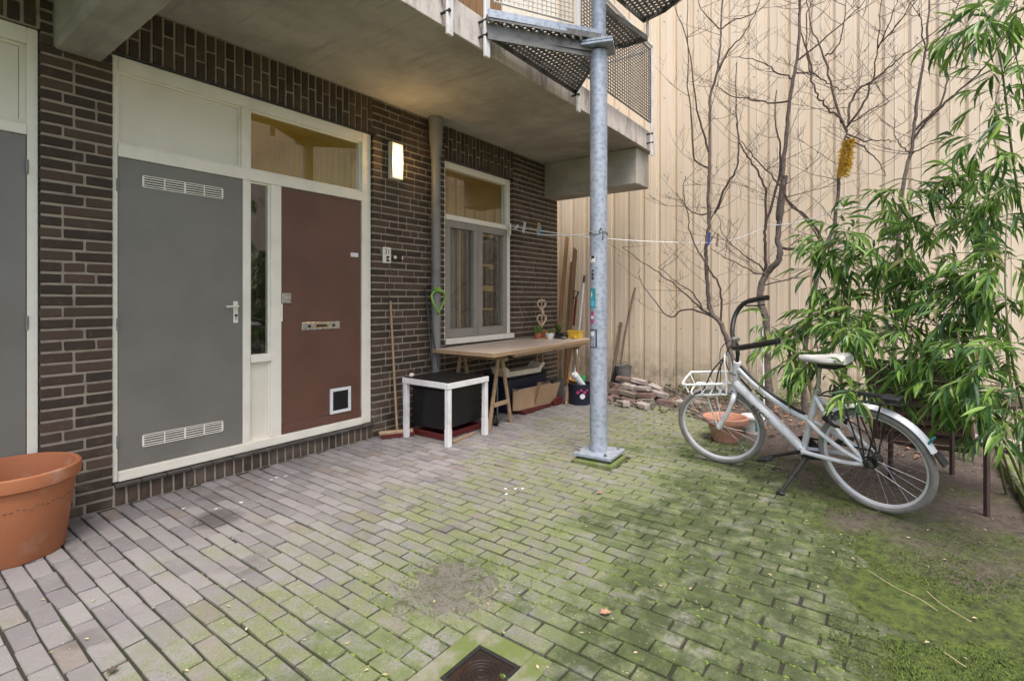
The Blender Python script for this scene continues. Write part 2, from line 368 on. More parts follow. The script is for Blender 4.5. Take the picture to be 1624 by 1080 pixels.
    MT['rubble_moss'] = M('mossy_rubble', (.18, .155, .12), .95, .2, 9, .5, 70, c2=(.085, .095, .03), dist=.008)
    MT['iron'] = M('wet_iron', (.030, .022, .018), .30, .3, 10, .35, 50, metal=.2, c2=(.060, .028, .018))
    MT['kerb_moss'] = M('mossy_concrete', (.215, .205, .155), .9, .2, 7, .6, 60, c2=(.115, .145, .04), c2amt=(.32, .56))
    MT['dryleaf'] = M('dry_leaf', (.36, .20, .115), .8, .2, 30, .2)
    MT['straw'] = M('straw', (.46, .38, .22), .8, .15, 20, .1)
    MT['pot_white'] = M('white_plastic', (.72, .73, .74), .4, .05, 9, 0)
    MT['teal'] = M('teal_print', (.02, .22, .25), .4, .05, 9, 0)
    MT['sill_tile'] = M('dark_sill_tile', (.055, .048, .043), .45, .3, 10, .3, c2=(.10, .088, .075))
    MT['seat'] = M('worn_white_saddle', (.50, .50, .47), .5, .15, 12, .1, c2=(.28, .27, .23))
    MT['pink'] = M('magenta_print', (.42, .035, .14), .4, .05, 9, 0)
    MT['navy'] = M('navy_plastic', (.012, .016, .035), .45, .1, 8, .05)
    MT['green'] = M('green_plastic', (.03, .25, .08), .45, .1, 8, .05)
    MT['timber'] = wood('orange_timber', (.24, .135, .06), (.16, .085, .035), 2)
    MT['willow'] = M('pale_willow', (.52, .40, .27), .8, .15, 30, .2)
mats()
CAMP = Vector((0, -4.2, 1.4))
# ------------------------------------------------------------------ ground
YB = [(-9, -9), (1.2, -9), (1.9, -4.05), (2.9, -3.95), (3.5, -3.88), (4.27, -3.54), (5.49, -2.83), (6.5, -1.85), (7.0, -1.35), (7.6, -.9), (20, -.9)]
def yb(x):
    for (a, b), (c, d) in zip(YB, YB[1:]):
        if a <= x <= c: return b + (d - b) * (x - a) / (c - a)
    return -9
def build_ground():
    xs = list(np.concatenate([[-60, -30, -15, -8, -4, -2], np.arange(-1, 7.6, .06), [8, 10, 15, 30, 60]]))
    ys = list(np.concatenate([[-60, -30, -15, -10, -8], np.arange(-7, .3, .06), [.5, 1, 4, 10, 30, 60]]))
    v = []; nx, ny = len(xs), len(ys)
    for y in ys:
        for x in xs:
            d = yb(x) - y                              # >0: beyond the paving
            n = mnoise.fractal(Vector((x * 2.1, y * 2.1, .3)), 1.0, 2.0, 5) * .5
            t = min(max((d + .18 + n * .55) / .5, 0), 1); t = t * t * (3 - 2 * t)
            z = -.045 + t * .052 + t * .016 * n + (t * .006 * mnoise.noise(Vector((x * 14, y * 14, 2))))
            if t > .5 and x > 5.6 and y > -5: z += .05 * min(1, (x - 5.6) / 1.0)
            if x < -1.5 or y > .25 or y < -7.5: z = -.045
            v.append((x, y, z))
    f = [(j * nx + i, j * nx + i + 1, (j + 1) * nx + i + 1, (j + 1) * nx + i) for j in range(ny - 1) for i in range(nx - 1)]
    b = MB(); b.v = v; b.f = f
    return tag(b.build('ground', MT['soil'], smooth=True), kind='structure')
ground = build_ground()
# ------------------------------------------------------------------ brick paving
PX, PY = .0885, .212
HOLES = [(1.242, 1.675, -3.150, -2.770), (3.81, 4.16, -2.36, -1.99)]
def build_pavement():
    base = MB()
    n = 60; xs = [-1.6 + (8.6) * i / n for i in range(n + 1)]
    for a, b_ in zip(xs, xs[1:]):
        base.add([(a, max(yb(a) - .1, -6.2), -.0105), (b_, max(yb(b_) - .1, -6.2), -.0105), (b_, .02, -.0105), (a, .02, -.0105)], [(0, 1, 2, 3)])
    pv = tag(base.build('pavement', MT['joint']), kind='structure')
    L = []
    row = 0; x = -1.55
    while x < 7.0:
        off = (row % 2) * PY / 2 + random.uniform(-.022, .022); y = -.012 + PY - off - .02
        while y > -6.0:
            segs = [(y - PY, min(y, -.012))]
            for (h0, h1, h2, h3) in HOLES:
                if h0 - .044 < x < h1 + .044:
                    new = []
                    for (s0, s1) in segs:
                        if s1 <= h2 or s0 >= h3: new.append((s0, s1)); continue
                        if s0 < h2: new.append((s0, h2))
                        if s1 > h3: new.append((h3, s1))
                    segs = new
            for (s0, s1) in segs:
                yc = (s0 + s1) / 2
                if s1 - s0 < .04: continue
                keep = yc > yb(x) - .25 + mnoise.noise(Vector((x * 1.3, yc * 1.3, 0))) * .2
                if keep: L.append((x, yc, (s1 - s0) / PY))
            y -= PY
        x += PX; row += 1
    L.sort(key=lambda p: (Vector((p[0], p[1], 0)) - CAMP).length + (99 if (Vector((p[0], p[1])) - Vector((0, -4.2))).normalized().dot(Vector((.8021, .5972))) < .70 else 0))
    shapes = []
    for k in range(5):
        m = MB(); m.box(-.0390, .0390, -.1008, .1008, -.05, 0, .0032)
        m.v = [(a + random.uniform(-.0022, .0022), b + random.uniform(-.0022, .0022), c + (random.uniform(-.0016, .0012) if c > -.01 else 0)) for a, b, c in m.v]
        shapes.append(m)
    meshes = [m.mesh('paver', MT['paver']) for m in shapes]
    rest = MB()
    for i, (x, y, sy_) in enumerate(L):
        dip = .006 * mnoise.noise(Vector((x * 1.1, y * 1.1, 5)))
        mt = Matrix.Translation((x + random.uniform(-.0025, .0025), y + random.uniform(-.003, .003), random.uniform(-.0022, .0022) + dip)) @ Euler((R(random.gauss(0, .55)), R(random.gauss(0, .8)), R(random.gauss(0, .7)))).to_matrix().to_4x4() @ Matrix.Diagonal((1, sy_, 1, 1))
        k = random.randrange(5)
        if i < 300:
            o = bpy.data.objects.new('paver', meshes[k]); col.objects.link(o); o.parent = pv; o.matrix_local = mt
        else: rest.add([mt @ Vector(p) for p in shapes[k].v], shapes[k].f)
    o = rest.build('paver_field', MT['paver'], pv, kind='stuff')
    return pv
pavement = build_pavement()
# ------------------------------------------------------------------ the brick building
bld = thing('apartment_building', 'dark brown brick building with cream framed doors and window under a gallery', 'building')
CO = .0713
BR = []      # (x0,x1,z0,z1,depth)
def running(x0, x1, z0, z1, depth=.11):
    k = 0; z = z0
    while z < z1 - .03:
        h = min(z + CO - .0175, z1); x = x0; first = True
        while x < x1 - .02:
            l = random.choice([.21, .21, .21, .10, .155]) if not (first and k % 2) else random.choice([.10, .155])
            e = min(x + l, x1)
            if x1 - e < .07: e = x1
            BR.append((x, e, z, h, depth)); x = e + .0145; first = False
        z += CO; k += 1
def soldier(x0, x1, z0, z1, depth=.11):
    x = x0; k = 0; H = z1 - z0
    while x < x1 - .03:
        e = min(x + .0555, x1); sp = z0 + H * (.64 if k % 2 else .36) + random.uniform(-.004, .004)
        BR.append((x, e, z0, sp - .0075, depth)); BR.append((x, e, sp + .0075, z1, depth)); x += .0713; k += 1
running(.787, 1.150, .0, 2.97); running(.787, .845, 2.975, 3.41); running(1.095, 1.150, 2.975, 3.05)
running(3.297, 4.325, .0, 3.40); running(5.677, 6.47, .0, 3.40); running(6.481, 6.83, .0, 2.92)
running(4.337, 5.665, .0, .845)
soldier(1.10, 3.290, 3.062, 3.41); soldier(4.331, 5.67, 3.045, 3.41); soldier(-.5, .78, 3.062, 3.41)
running(-1.3, -.52, 0, 3.4)
PL = []
x = 1.165
while x < 3.26: PL.append((x, x + .056, .0, .118, .11)); x += .0713
BR += PL
wallm = MB()
wallm.box(.793, 1.147, .009, .24, -.05, 3.432); wallm.box(1.1475, 3.2995, .009, .24, -.05, .135); wallm.box(3.30, 4.322, .009, .24, -.05, 3.432)
wallm.box(4.3225, 5.6795, .009, .24, -.05, .842); wallm.box(5.68, 6.822, .009, .24, -.05, 3.432)
wallm.box(1.1475, 3.2995, .009, .24, 3.058, 3.432); wallm.box(4.3225, 5.6795, .009, .24, 3.04, 3.432); wallm.box(-.52, .7925, .009, .24, 3.058, 3.432)
wallm.box(-1.4, -.5205, .009, .24, -.05, 3.432)
wallm.box(-1.4, 1.89, .2405, .30, -.05, 3.432)  # added backing stops sky light leaking through the panel gaps
wall = wallm.build('wall', MT['mortar'], bld)
BR.sort(key=lambda b: (Vector(((b[0] + b[1]) / 2, 0, (b[2] + b[3]) / 2)) - CAMP).length + (50 if b[1] < .6 else 0))
cache = {}; rest = MB()
for i, (x0, x1, z0, z1, d) in enumerate(BR):
    c = Vector(((x0 + x1) / 2, d / 2 + random.uniform(-.0022, .0022), (z0 + z1) / 2)); q = Euler((0, R(random.gauss(0, .22)), R(random.gauss(0, .25))))
    L_, H_ = round(x1 - x0, 3), round(z1 - z0, 3)
    if i < 300:
        key = (L_, H_, random.randrange(3))
        if key not in cache:
            m = MB(); m.box(-L_ / 2, L_ / 2, -d / 2, d / 2, -H_ / 2, H_ / 2, .004)
            m.v = [(a + random.uniform(-.0018, .0018), b, c_ + random.uniform(-.0018, .0018)) for a, b, c_ in m.v]; cache[key] = m.mesh('brick', MT['brick'])
        o = bpy.data.objects.new('brick', cache[key]); col.objects.link(o); o.parent = wall; o.location = c; o.rotation_euler = q
    else:
        m = MB(); m.box(-L_ / 2, L_ / 2, -d / 2, d / 2, -H_ / 2, H_ / 2, .004)
        mm = Matrix.Translation(c) @ q.to_matrix().to_4x4()
        rest.add([mm @ Vector((a + random.uniform(-.0018, .0018), b, c_ + random.uniform(-.0018, .0018))) for a, b, c_ in m.v], m.f)
rest.build('brickwork', MT['brick'], wall, kind='stuff')
x = 1.16
while x < 3.28:
    e = min(x + .148, 3.295); ts = MB(); ts.box(x, e, -.028 + random.uniform(-.002, .002), .06, .122, .145 + random.uniform(-.001, .0), .004); ts.build('sill_tile', MT['sill_tile'], wall); x = e + .006
lt = MB(); lt.box(1.10, 3.34, -.004, .10, 3.0515, 3.0595); lt.box(4.30, 5.72, -.004, .10, 3.034, 3.042); lt.build('lintel_strip', MT['dark_steel'], wall)
# door set
fr = MB(); Y0, Y1 = .030, .13
fr.box(1.155, 1.187, Y0, Y1, .150, 3.05, .004)
fr.box(3.185, 3.291, Y0, Y1, .150, 3.05, .004)
fr.box(1.188, 3.184, Y0 - .014, Y1, .150, .220, .004)
fr.box(1.188, 3.184, Y0, Y1, 2.952, 3.05, .004)
fr.box(1.188, 3.184, Y0 - .002, Y1, 2.366, 2.458, .004)
fr.box(2.024, 2.083, Y0, Y1, .2205, 2.3655, .004)
fr.box(2.012, 2.083, Y0, Y1, 2.4585, 2.9515, .004)
fr.box(2.258, 2.350, Y0, Y1, .2205, 2.3655, .004)
fr.box(2.0835, 2.2575, Y0 - .012, Y1, .868, .918, .004)
frame = fr.build('door_frame', MT['white'], bld)
bead = MB()
for (a, b_, c, d) in ((1.1875, 2.0115, 2.4585, 2.9515), (2.084, 3.184, 2.4585, 2.9515), (2.0835, 2.2575, .9185, 2.3655), (2.0835, 2.2575, .2205, .8675)):
    for q in ((a, a + .014, c, d), (b_ - .014, b_, c, d), (a + .0145, b_ - .0145, c, c + .014), (a + .0145, b_ - .0145, d - .014, d)):
        bead.box(q[0], q[1], .052, .075, q[2], q[3])
bead.build('glazing_bead', MT['white'], frame)
m = MB(); m.box(1.19, 2.010, .070, .09, 2.46, 2.95); m.build('fanlight_panel', MT['panel_white'], bld)
m = MB(); m.box(2.085, 2.256, .070, .09, .222, .866); m.build('lower_panel', MT['panel_white'], bld)
m = MB(); m.box(2.086, 3.182, .066, .072, 2.460, 2.950); m.build('window_pane', MT['glass'], bld)
m = MB(); m.box(2.085, 2.256, .066, .072, .920, 2.364); m.build('window_pane', MT['glass'], bld)
def grille(parent, x0, x1, z0, z1, y):
    g_ = MB(); n = 4; t = .006
    g_.box(x0, x1, y - .006, y, z1 - t, z1); g_.box(x0, x1, y - .006, y, z0, z0 + t)
    for i in range(n + 1):
        xx = x0 + (x1 - x0) * i / n; ww = .006 if i in (0, 2, 4) else .0045
        g_.box(xx - ww, xx + ww, y - .0055, y, z0 + t + .0002, z1 - t - .0002)
    for k in range(1, 5):
        zz = z0 + (z1 - z0) * k / 5
        for i in range(n): g_.box(x0 + (x1 - x0) * i / n + .0065, x0 + (x1 - x0) * (i + 1) / n - .0065, y - .005, y, zz - .0034, zz + .0034)
    g_.build('vent_grille', MT['white'], parent)
    g_ = MB(); g_.box(x0 + .004, x1 - .004, y - .0012, y + .002, z0 + .004, z1 - .004); g_.build('vent_shade_plate', MT['black'], parent)  # black plate paints the shade between the grille slats
def hinge(parent, x, y, z, m_='pipe'):
    h = MB(); h.tube([(x, y, z - .042), (x, y, z + .042)], .0075, 8); h.tube([(x, y, z - .012), (x, y, z + .012)], .0083, 8); h.build('hinge', MT[m_], parent)
d = MB(); d.box(1.190, 2.021, .038, .08, .2235, 2.363, .003); gd = d.build('door', MT['grey_door'], bld); gd['label'] = 'plain grey storage door with two vent grilles'
grille(gd, 1.335, 1.866, 2.180, 2.265, .037); grille(gd, 1.335, 1.866, .352, .437, .037)
for z in (2.17, 1.22, .42): hinge(gd, 1.186, .027, z)
hd = MB(); hd.box(1.948, 1.984, .028, .038, 1.20, 1.375, .003); hd.tube([(1.966, .030, 1.335), (1.966, -.012, 1.335), (1.955, -.018, 1.335), (1.875, -.018, 1.333)], .0085, 8)
hd.build('handle', MT['ivory'], gd, True)
hd = MB(); hd.tube([(1.966, .029, 1.262), (1.966, .020, 1.262)], .010, 12); hd.box(1.9635, 1.9685, .0262, .0275, 1.225, 1.25); hd.build('lock_cylinder', MT['dark_steel'], gd)
d = MB(); d.box(2.354, 3.181, .046, .085, .2235, 2.363, .003); bd = d.build('door', MT['brown_door'], bld); bd['label'] = 'dark brown front door with letter plate and cat flap'
m = MB(); m.box(2.36, 3.175, .030, .0455, .224, .30, .004); m.build('weather_board', MT['brown_door'], bd)
m = MB(); m.box(2.76, 3.12, .041, .0457, .305, .735, .002); m.build('patch_panel', MT['brown_door'], bd)
cf = MB(); X0, X1, Z0, Z1 = 2.825, 3.052, .308, .545
for q in ((X0, X1, Z1 - .028, Z1), (X0, X1, Z0, Z0 + .028), (X0, X0 + .028, Z0 + .0285, Z1 - .0285), (X1 - .028, X1, Z0 + .0285, Z1 - .0285)): cf.box(q[0], q[1], .022, .0405, q[2], q[3], .003)
cfo = cf.build('cat_flap', MT['pot_white'], bd)
m = MB(); m.box(X0 + .0285, X1 - .0285, .033, .0405, Z0 + .0285, Z1 - .0285); m.build('flap', MT['black_gloss'], cfo)
lp = MB(); lp.box(2.545, 2.935, .037, .0455, 1.110, 1.182, .003); lpo = lp.build('letter_plate', MT['chrome'], bd)
m = MB(); m.box(2.665, 2.815, .034, .0372, 1.128, 1.165, .002); m.build('mail_slot', MT['brass'], lpo)
m = MB(); m.box(2.685, 2.795, .0325, .0342, 1.136, 1.157); m.build('mail_shade_plate', MT['black'], lpo)  # black plate paints the dark inside of the letter slot
for xx in (2.615, 2.868):
    m = MB(); m.tube([(xx, .0375, 1.146), (xx, .026, 1.146)], .012, 12); m.build('knob', MT['dark_steel'], lpo)
m = MB(); m.box(2.357, 2.440, .030, .0455, 1.355, 1.445, .003); m.tube([(2.40, .031, 1.40), (2.40, .022, 1.40)], .012, 12); m.build('lock', MT['chrome'], bd)
m = MB(); m.box(2.336, 2.3565, .0245, .0295, 1.20, 1.35); m.build('strike_plate', MT['white'], bd)
m = MB(); m.box(3.062, 3.150, .042, .0455, 1.805, 1.845, .001); m.box(3.075, 3.14, .041, .0425, 1.812, 1.838); m.build('paper_tag', MT['pot_white'], bd)
# neighbour door at the frame's edge
fr = MB(); fr.box(.733, .783, Y0, Y1, -.02, 3.05, .004); fr.box(-.5, .7325, Y0, Y1, 2.952, 3.05, .004); fr.box(-.5, .7325, Y0 - .002, Y1, 2.395, 2.46, .004); fr.box(-.5, -.45, Y0, Y1, .1505, 2.394, .004); fr.box(-.5, .7325, Y0 - .01, Y1, .0, .15, .004)
fr.build('door_frame', MT['white'], bld)
m = MB(); m.box(-.44, .70, .070, .09, 2.49, 2.93); m.box(-.448, .7325, .06, .0695, 2.461, 2.488); m.box(-.448, .7325, .06, .0695, 2.931, 2.951); m.box(.702, .7325, .06, .0695, 2.4885, 2.9305); m.build('fanlight_panel', MT['panel_white'], bld)
d = MB(); d.box(-.445, .729, .038, .08, .153, 2.392, .003); d2 = d.build('door', MT['grey_door'], bld); d2['label'] = 'grey door cut off by the picture edge'
for z in (2.20, 1.25): hinge(d2, .732, .027, z)
# window
fr = MB(); W0, W1 = .055, .16
fr.box(4.331, 4.39, W0, W1, .9205, 2.953, .004); fr.box(5.60, 5.672, W0, W1, .9205, 2.953, .004); fr.box(4.331, 5.672, W0, W1, 2.954, 3.032, .004)
fr.box(4.391, 5.599, W0 - .012, W1, 2.338, 2.400, .004); fr.box(4.331, 5.672, -.02, W1, .852, .920, .005)
win = fr.build('window_frame', MT['white'], bld)
for (a, b_) in ((4.392, 4.985), (4.992, 5.598)):
    c = MB(); q = .085
    c.box(a, b_, W0 - .004, W1 - .01, .924, .924 + .105, .004); c.box(a, b_, W0 - .004, W1 - .01, 2.335 - q, 2.335, .004)
    c.box(a, a + q, W0 - .004, W1 - .01, 1.0295, 2.2495, .004); c.box(b_ - q, b_, W0 - .004, W1 - .01, 1.0295, 2.2495, .004)
    co = c.build('casement', MT['casement'], bld)
    m = MB(); m.box(a + q, b_ - q, .098, .104, 1.03, 2.249); m.build('window_pane', MT['glass'], co)
m = MB(); m.box(4.392, 5.598, .098, .104, 2.402, 2.952); m.build('window_pane', MT['glass'], win)
# interior seen through the panes
rm = MB()
def room(b, x0, x1, y0, y1, z0, z1):
    v = [(x, y, z) for x in (x0, x1) for y in (y0, y1) for z in (z0, z1)]
    b.add(v, [(4, 5, 7, 6), (1, 3, 7, 5), (0, 4, 6, 2)])
room(rm, 1.9, 3.4, .241, 3.4, .10, 3.3); room(rm, 4.1, 6.6, .241, 2.6, .15, 3.35); rm.add([(1.9, 3.4, 2.1), (3.4, 3.4, 2.1), (3.4, 3.4, 3.3), (1.9, 3.4, 3.3)], [(0, 1, 2, 3)]); rm.build('interior_room', MT['room'], bld)
sh = MB()
for z in (.9, 1.25, 1.6, 1.95, 2.3): sh.box(5.75, 6.55, .75, 1.05, z, z + .025)
for xx in (5.75, 6.53): sh.box(xx, xx + .02, .75, 1.05, .2, 2.5)
for z in (.925, 1.275, 1.625, 1.975):
    xx = 5.79
    while xx < 6.48:
        ww = random.uniform(.03, .08); sh.box(xx, xx + ww, .78, 1.0, z, z + random.uniform(.15, .29)); xx += ww + random.uniform(.003, .03)
sh.build('interior_shelf', MT['interior_dark'], bld)
m = MB(); m.box(2.0, 2.75, .30, .32, .1, 2.42); m.build('sidelight_blocker', MT['interior_dark'], bld)  # added dark board blocks the bright hall behind the sidelight
m = MB()
for k in range(9): m.box(4.42 + k * .055, 4.46 + k * .055, .30 + .02 * (k % 2), .33 + .02 * (k % 2), .95, 2.4)
m.build('reflected_stripes', MT['casement'], bld)  # strips imitate the cladding stripes reflected in this casement
# upper storey behind the gallery
up = MB(); up.box(-1.4, 6.83, .02, .24, 3.70, 7.5); up.build('upper_wall', MT['mortar'], bld)
for (a, b_) in ((.4, 1.5), (1.7, 2.8), (2.95, 3.55)):
    f_ = MB(); f_.box(a, b_, -.02, .02, 4.0, 4.08); f_.box(a, a + .07, -.02, .02, 4.0805, 6.3); f_.box(b_ - .07, b_, -.02, .02, 4.0805, 6.3); f_.box(a, b_, -.02, .02, 6.3005, 6.37)
    fo = f_.build('window_frame', MT['white'], bld); m = MB(); m.box(a + .07, b_ - .07, .005, .012, 4.081, 6.30); m.build('window_pane', MT['glass'], fo)
for k in range(14):
    m = MB(); m.box(3.62 + k * .125, 3.735 + k * .125, -.03, .018, 3.75, 6.6, .004); m.build('timber_board', MT['timber'], bld)
for k in range(10):
    m = MB(); m.box(5.40 + k * .14, 5.53 + k * .14, -.03, .018, 3.75, 6.6, .004); m.build('wall_board', MT['panel_white'], bld)
# ------------------------------------------------------------------ gallery: slab, beams, railing
gal = thing('gallery', 'concrete access gallery with weathered edge and white steel railing posts', 'balcony')
m = MB(); m.box(-1.4, 6.95, -1.50, .019, 3.425, 3.69, .006); m.build('slab', MT['concrete'], gal)
m = MB(); m.box(-1.4, 6.95, -1.522, -1.5005, 3.422, 3.685, .003); m.build('edge_fascia', MT['fascia'], gal)
for (a, b_) in ((.852, 1.092), (6.475, 6.90)):
    m = MB(); m.box(a, b_, -1.46, .12, 2.96 if a < 2 else 2.93, 3.424, .012); m.build('beam', MT['concrete'], gal)
def post(x, z0=3.33, z1=4.85):
    p = MB(); p.box(x - .03, x + .03, -1.60, -1.575, z0, z1, .003); po = p.build('railing_post', MT['steel_white'], gal)
    for z in (3.50, 3.62):
        b = MB(); b.lathe([(0, -.006), (.015, -.006), (.015, .0), (.011, .0), (.011, .088), (0, .088)], 10, m=Matrix.Translation((x - .022, -1.606, z)) @ Matrix.Rotation(R(-90), 4, 'X')); b.build('bolt', MT['dark_steel'], po)
for x in (-.5, .6, 1.66, 2.74): post(x)
post(3.17); post(4.66); post(6.68)
m = MB(); m.tube([(-1.4, -1.588, 4.80), (3.17, -1.588, 4.80)], .021, 10); m.tube([(4.66, -1.588, 4.80), (6.68, -1.588, 4.80), (6.75, -1.50, 4.80), (6.75, .0, 4.80)], .021, 10); m.build('handrail', MT['steel_white'], gal, True)
def lattice(name, o, u, v, nu, nv, t, mat, parent, frame_t=.012, frame_mat=None):
    o = Vector(o); u = Vector(u); v = Vector(v); b = MB(); nrm = u.cross(v).normalized()
    for i in range(1, nu): b.bar(o + u * i / nu, o + u * i / nu + v, t, t, nrm)
    off = nrm * t * 1.02
    for j in range(1, nv): b.bar(o + v * j / nv + off, o + v * j / nv + u + off, t, t, nrm)
    po = b.build(name, mat, parent)
    f_ = MB(); f_.tube([o, o + u, o + u + v, o + v], frame_t, 6, closed=True); f_.build('panel_frame', frame_mat or mat, po)
lattice('mesh_panel', (4.72, -1.588, 3.76), (1.90, 0, 0), (0, 0, .98), 30, 26, .0085, MT['galv_dark'], gal)
lattice('mesh_panel', (-1.3, -1.588, 3.95), (3.98, 0, 0), (0, 0, .8), 130, 26, .004, MT['galv_dark'], gal)
# ------------------------------------------------------------------ cladding wall at the end of the yard
cw = thing('cladding_wall', 'tall beige ribbed metal wall closing the yard behind bare trees', 'wall')
WX = 7.55; per = .2485
def clad_panel(y0, n=4, z0=-.06, z1=9.5):
    pts = []
    for k in range(n):
        b = y0 - k * per
        pts += [(WX, b), (WX, b - .030), (WX - .024, b - .062), (WX - .024, b - .150), (WX - .030, b - .153), (WX - .030, b - .160), (WX - .024, b - .163), (WX - .024, b - .238), (WX + .004, b - .2420)]
    pts.append((WX, y0 - n * per + .001))
    back = [(p[0] + .004, p[1]) for p in reversed(pts)]
    poly = pts; mm = MB(); L = len(poly); zs = [z0, 3.2, 6.2, z1]; v = []
    for z in zs: v += [(p[0], p[1], z) for p in poly]
    f = [(j * L + i, j * L + i + 1, (j + 1) * L + i + 1, (j + 1) * L + i) for j in range(len(zs) - 1) for i in range(L - 1)]
    mm.add(v, f); po = mm.build('cladding_panel', MT['cladding'], cw)
    s = MB()
    for z in (.95, 2.08, 3.25, 4.4, 5.55):
        for k in range(n):
            yy = y0 - k * per - .115; s.tube([(WX - .024, yy, z), (WX - .030, yy, z)], .0075, 6)
    s.build('screw', MT['dark_steel'], po)
y = 1.15; 
while y > -13.5: clad_panel(y); y -= 4 * per
# ------------------------------------------------------------------ spiral staircase on its steel column
stair = thing('spiral_staircase', 'galvanised spiral stair on a tall steel column with stickers', 'staircase', (3.985, -2.165, 0))
m = MB(); m.lathe([(.0, .088), (.0742, .088), (.0742, 3.52), (0, 3.52)], 40); colm = m.build('column', MT['galv'], stair, True)
m = MB(); m.lathe([(.064, 3.58), (.064, 7.2), (0, 7.2)], 32); m.build('upper_column', MT['galv'], stair, True)
m = MB(); m.cbox((0, 0, 3.548), (.27, .27, .022), (0, 0, R(20)), .003); m.cbox((0, 0, 3.575), (.26, .26, .020), (0, 0, R(20)), .003); m.build('flange', MT['galv'], stair)
pl = MB(); pl.cbox((0, -.01, .074), (.335, .335, .028), (0, 0, R(4)), .004); plo = pl.build('base_plate', MT['galv'], stair)
for (a, b_) in ((-.125, -.125), (.125, -.125), (.125, .125), (-.125, .125)):
    m = MB(); m.tube([(a, b_, .088), (a, b_, .098)], .016, 6); m.tube([(a, b_, .098), (a, b_, .112)], .009, 8); m.build('anchor_bolt', MT['galv_dark'], plo)
m = MB(); m.cbox((0, -.01, .0), (.34, .36, .075), (0, 0, R(4)), .015); m.cbox((0, -.01, .045), (.27, .27, .03), (0, 0, R(4))); m.build('concrete_footing', MT['kerb_moss'], stair)
def clip_grate(poly, z, step, t, mat, parent, name):
    # bars of an open grating clipped to a convex polygon
    b = MB(); P = [Vector((p[0], p[1])) for p in poly]
    for k_, dirv in enumerate((Vector((1, 0)), Vector((0, 1)))):
        nv = Vector((-dirv.y, dirv.x)); ds = [p.dot(nv) for p in P]; s_ = min(ds) + step / 2
        while s_ < max(ds):
            hits = []
            for a, c in zip(P, P[1:] + P[:1]):
                da, dc = a.dot(nv) - s_, c.dot(nv) - s_
                if da * dc < 0: q = a.lerp(c, da / (da - dc)); hits.append(q)
            if len(hits) == 2:
                zz = z + (t * .5 if k_ else 0); b.bar((hits[0].x, hits[0].y, zz), (hits[1].x, hits[1].y, zz), t * (1.0 if k_ else 1.0), t * .49)
            s_ += step
    o = b.build(name, mat, parent); f_ = MB()
    for a, c in zip(P, P[1:] + P[:1]): f_.bar((a.x, a.y, z - .012), (c.x, c.y, z - .012), .008, .05)
    f_.build('edge_angle', mat, o); return o
# landing from the gallery edge to the column (local to the stair)
land = [(-.85, .60), (-.07, .02), (.07, .03), (.66, .60)]
clip_grate(land, 3.545, .050, .021, MT['galv_dark'], stair, 'landing_grating')
m = MB(); m.bar((-.87, .52, 3.645), (-.04, -.05, 3.645), .012, .062); m.build('landing_nosing', MT['galv'], stair)
m = MB(); m.bar((-.83, .56, 3.53), (-.03, .02, 3.53), .012, .125); m.build('landing_beam', MT['galv_dark'], stair)
clip_grate([(-.86, .52), (-.05, -.05), (-.02, .03), (-.60, .60), (-.82, .60)], 3.63, .050, .021, MT['galv_dark'], stair, 'landing_step')
for i, z in enumerate((3.95, 4.14, 4.33, 4.52, 4.71, 4.90, 5.09, 5.28)):
    a1 = R(26 - i * 31); a0 = a1 - R(34); rr = .82
    poly = [(.065 * math.cos(a0), .065 * math.sin(a0)), (rr * math.cos(a0), rr * math.sin(a0)), (rr * math.cos((a0 + a1) / 2), rr * math.sin((a0 + a1) / 2)), (rr * math.cos(a1), rr * math.sin(a1)), (.065 * math.cos(a1), .065 * math.sin(a1))]
    to = clip_grate(poly, z, .050, .021, MT['galv_dark'], stair, 'tread')
    q = MB(); q.bar((poly[1][0], poly[1][1], z), (poly[1][0], poly[1][1], z + .95), .022, .022); q.build('baluster', MT['steel_white'], to)
hr = MB(); hr.tube([(1.04 * math.cos(R(10 - i * 8)), 1.04 * math.sin(R(10 - i * 8)), 4.66 + .95 * 0 + i * .047) for i in range(36)], .019, 8); hr.build('handrail', MT['steel_white'], stair, True)
o_ = Vector((3.28 - 3.985, -1.58 + 2.165, 3.83)); u_ = Vector((.66, -.36, 0))
lattice('mesh_panel', o_, u_, (0, 0, .75), 17, 19, .006, MT['steel_white'], stair, .010)
# stickers on the column
def sticker(a_mid, zc, wdt, hgt, mat, name='sticker', r=.0746, parent=colm, rd=False):
    b = MB(); n = 10; da = wdt / r
    if not rd:
        v = []
        for i in range(n + 1):
            a = a_mid - da / 2 + da * i / n
            for z in (zc - hgt / 2, zc + hgt / 2): v.append((r * math.cos(a), r * math.sin(a), z))
        b.add(v, [(2 * i, 2 * i + 2, 2 * i + 3, 2 * i + 1) for i in range(n)])
    else:
        v = [(r * math.cos(a_mid), r * math.sin(a_mid), zc)]
        for i in range(20): t = 2 * math.pi * i / 20; a = a_mid + da / 2 * math.cos(t); v.append((r * math.cos(a), r * math.sin(a), zc + hgt / 2 * math.sin(t)))
        b.add(v, [(0, 1 + i, 1 + (i + 1) % 20) for i in range(20)])
    return b.build(name, mat, parent)
va = math.atan2(-4.2 + 2.165, 0 - 3.985)      # towards the viewer side
A = va - R(46)
s = sticker(A, 1.735, .062, .053, MT['pot_white']); sticker(A + .1, 1.75, .035, .022, MT['black'], 'print', .0748, s); sticker(A - .1, 1.745, .012, .03, MT['black'], 'print', .0748, s)
s = sticker(A + .05, 1.59, .068, .12, MT['galv']); sticker(A + .05, 1.585, .032, .06, MT['black'], 'print', .0748, s, True); sticker(A + .1, 1.635, .02, .015, MT['black'], 'print', .0748, s)
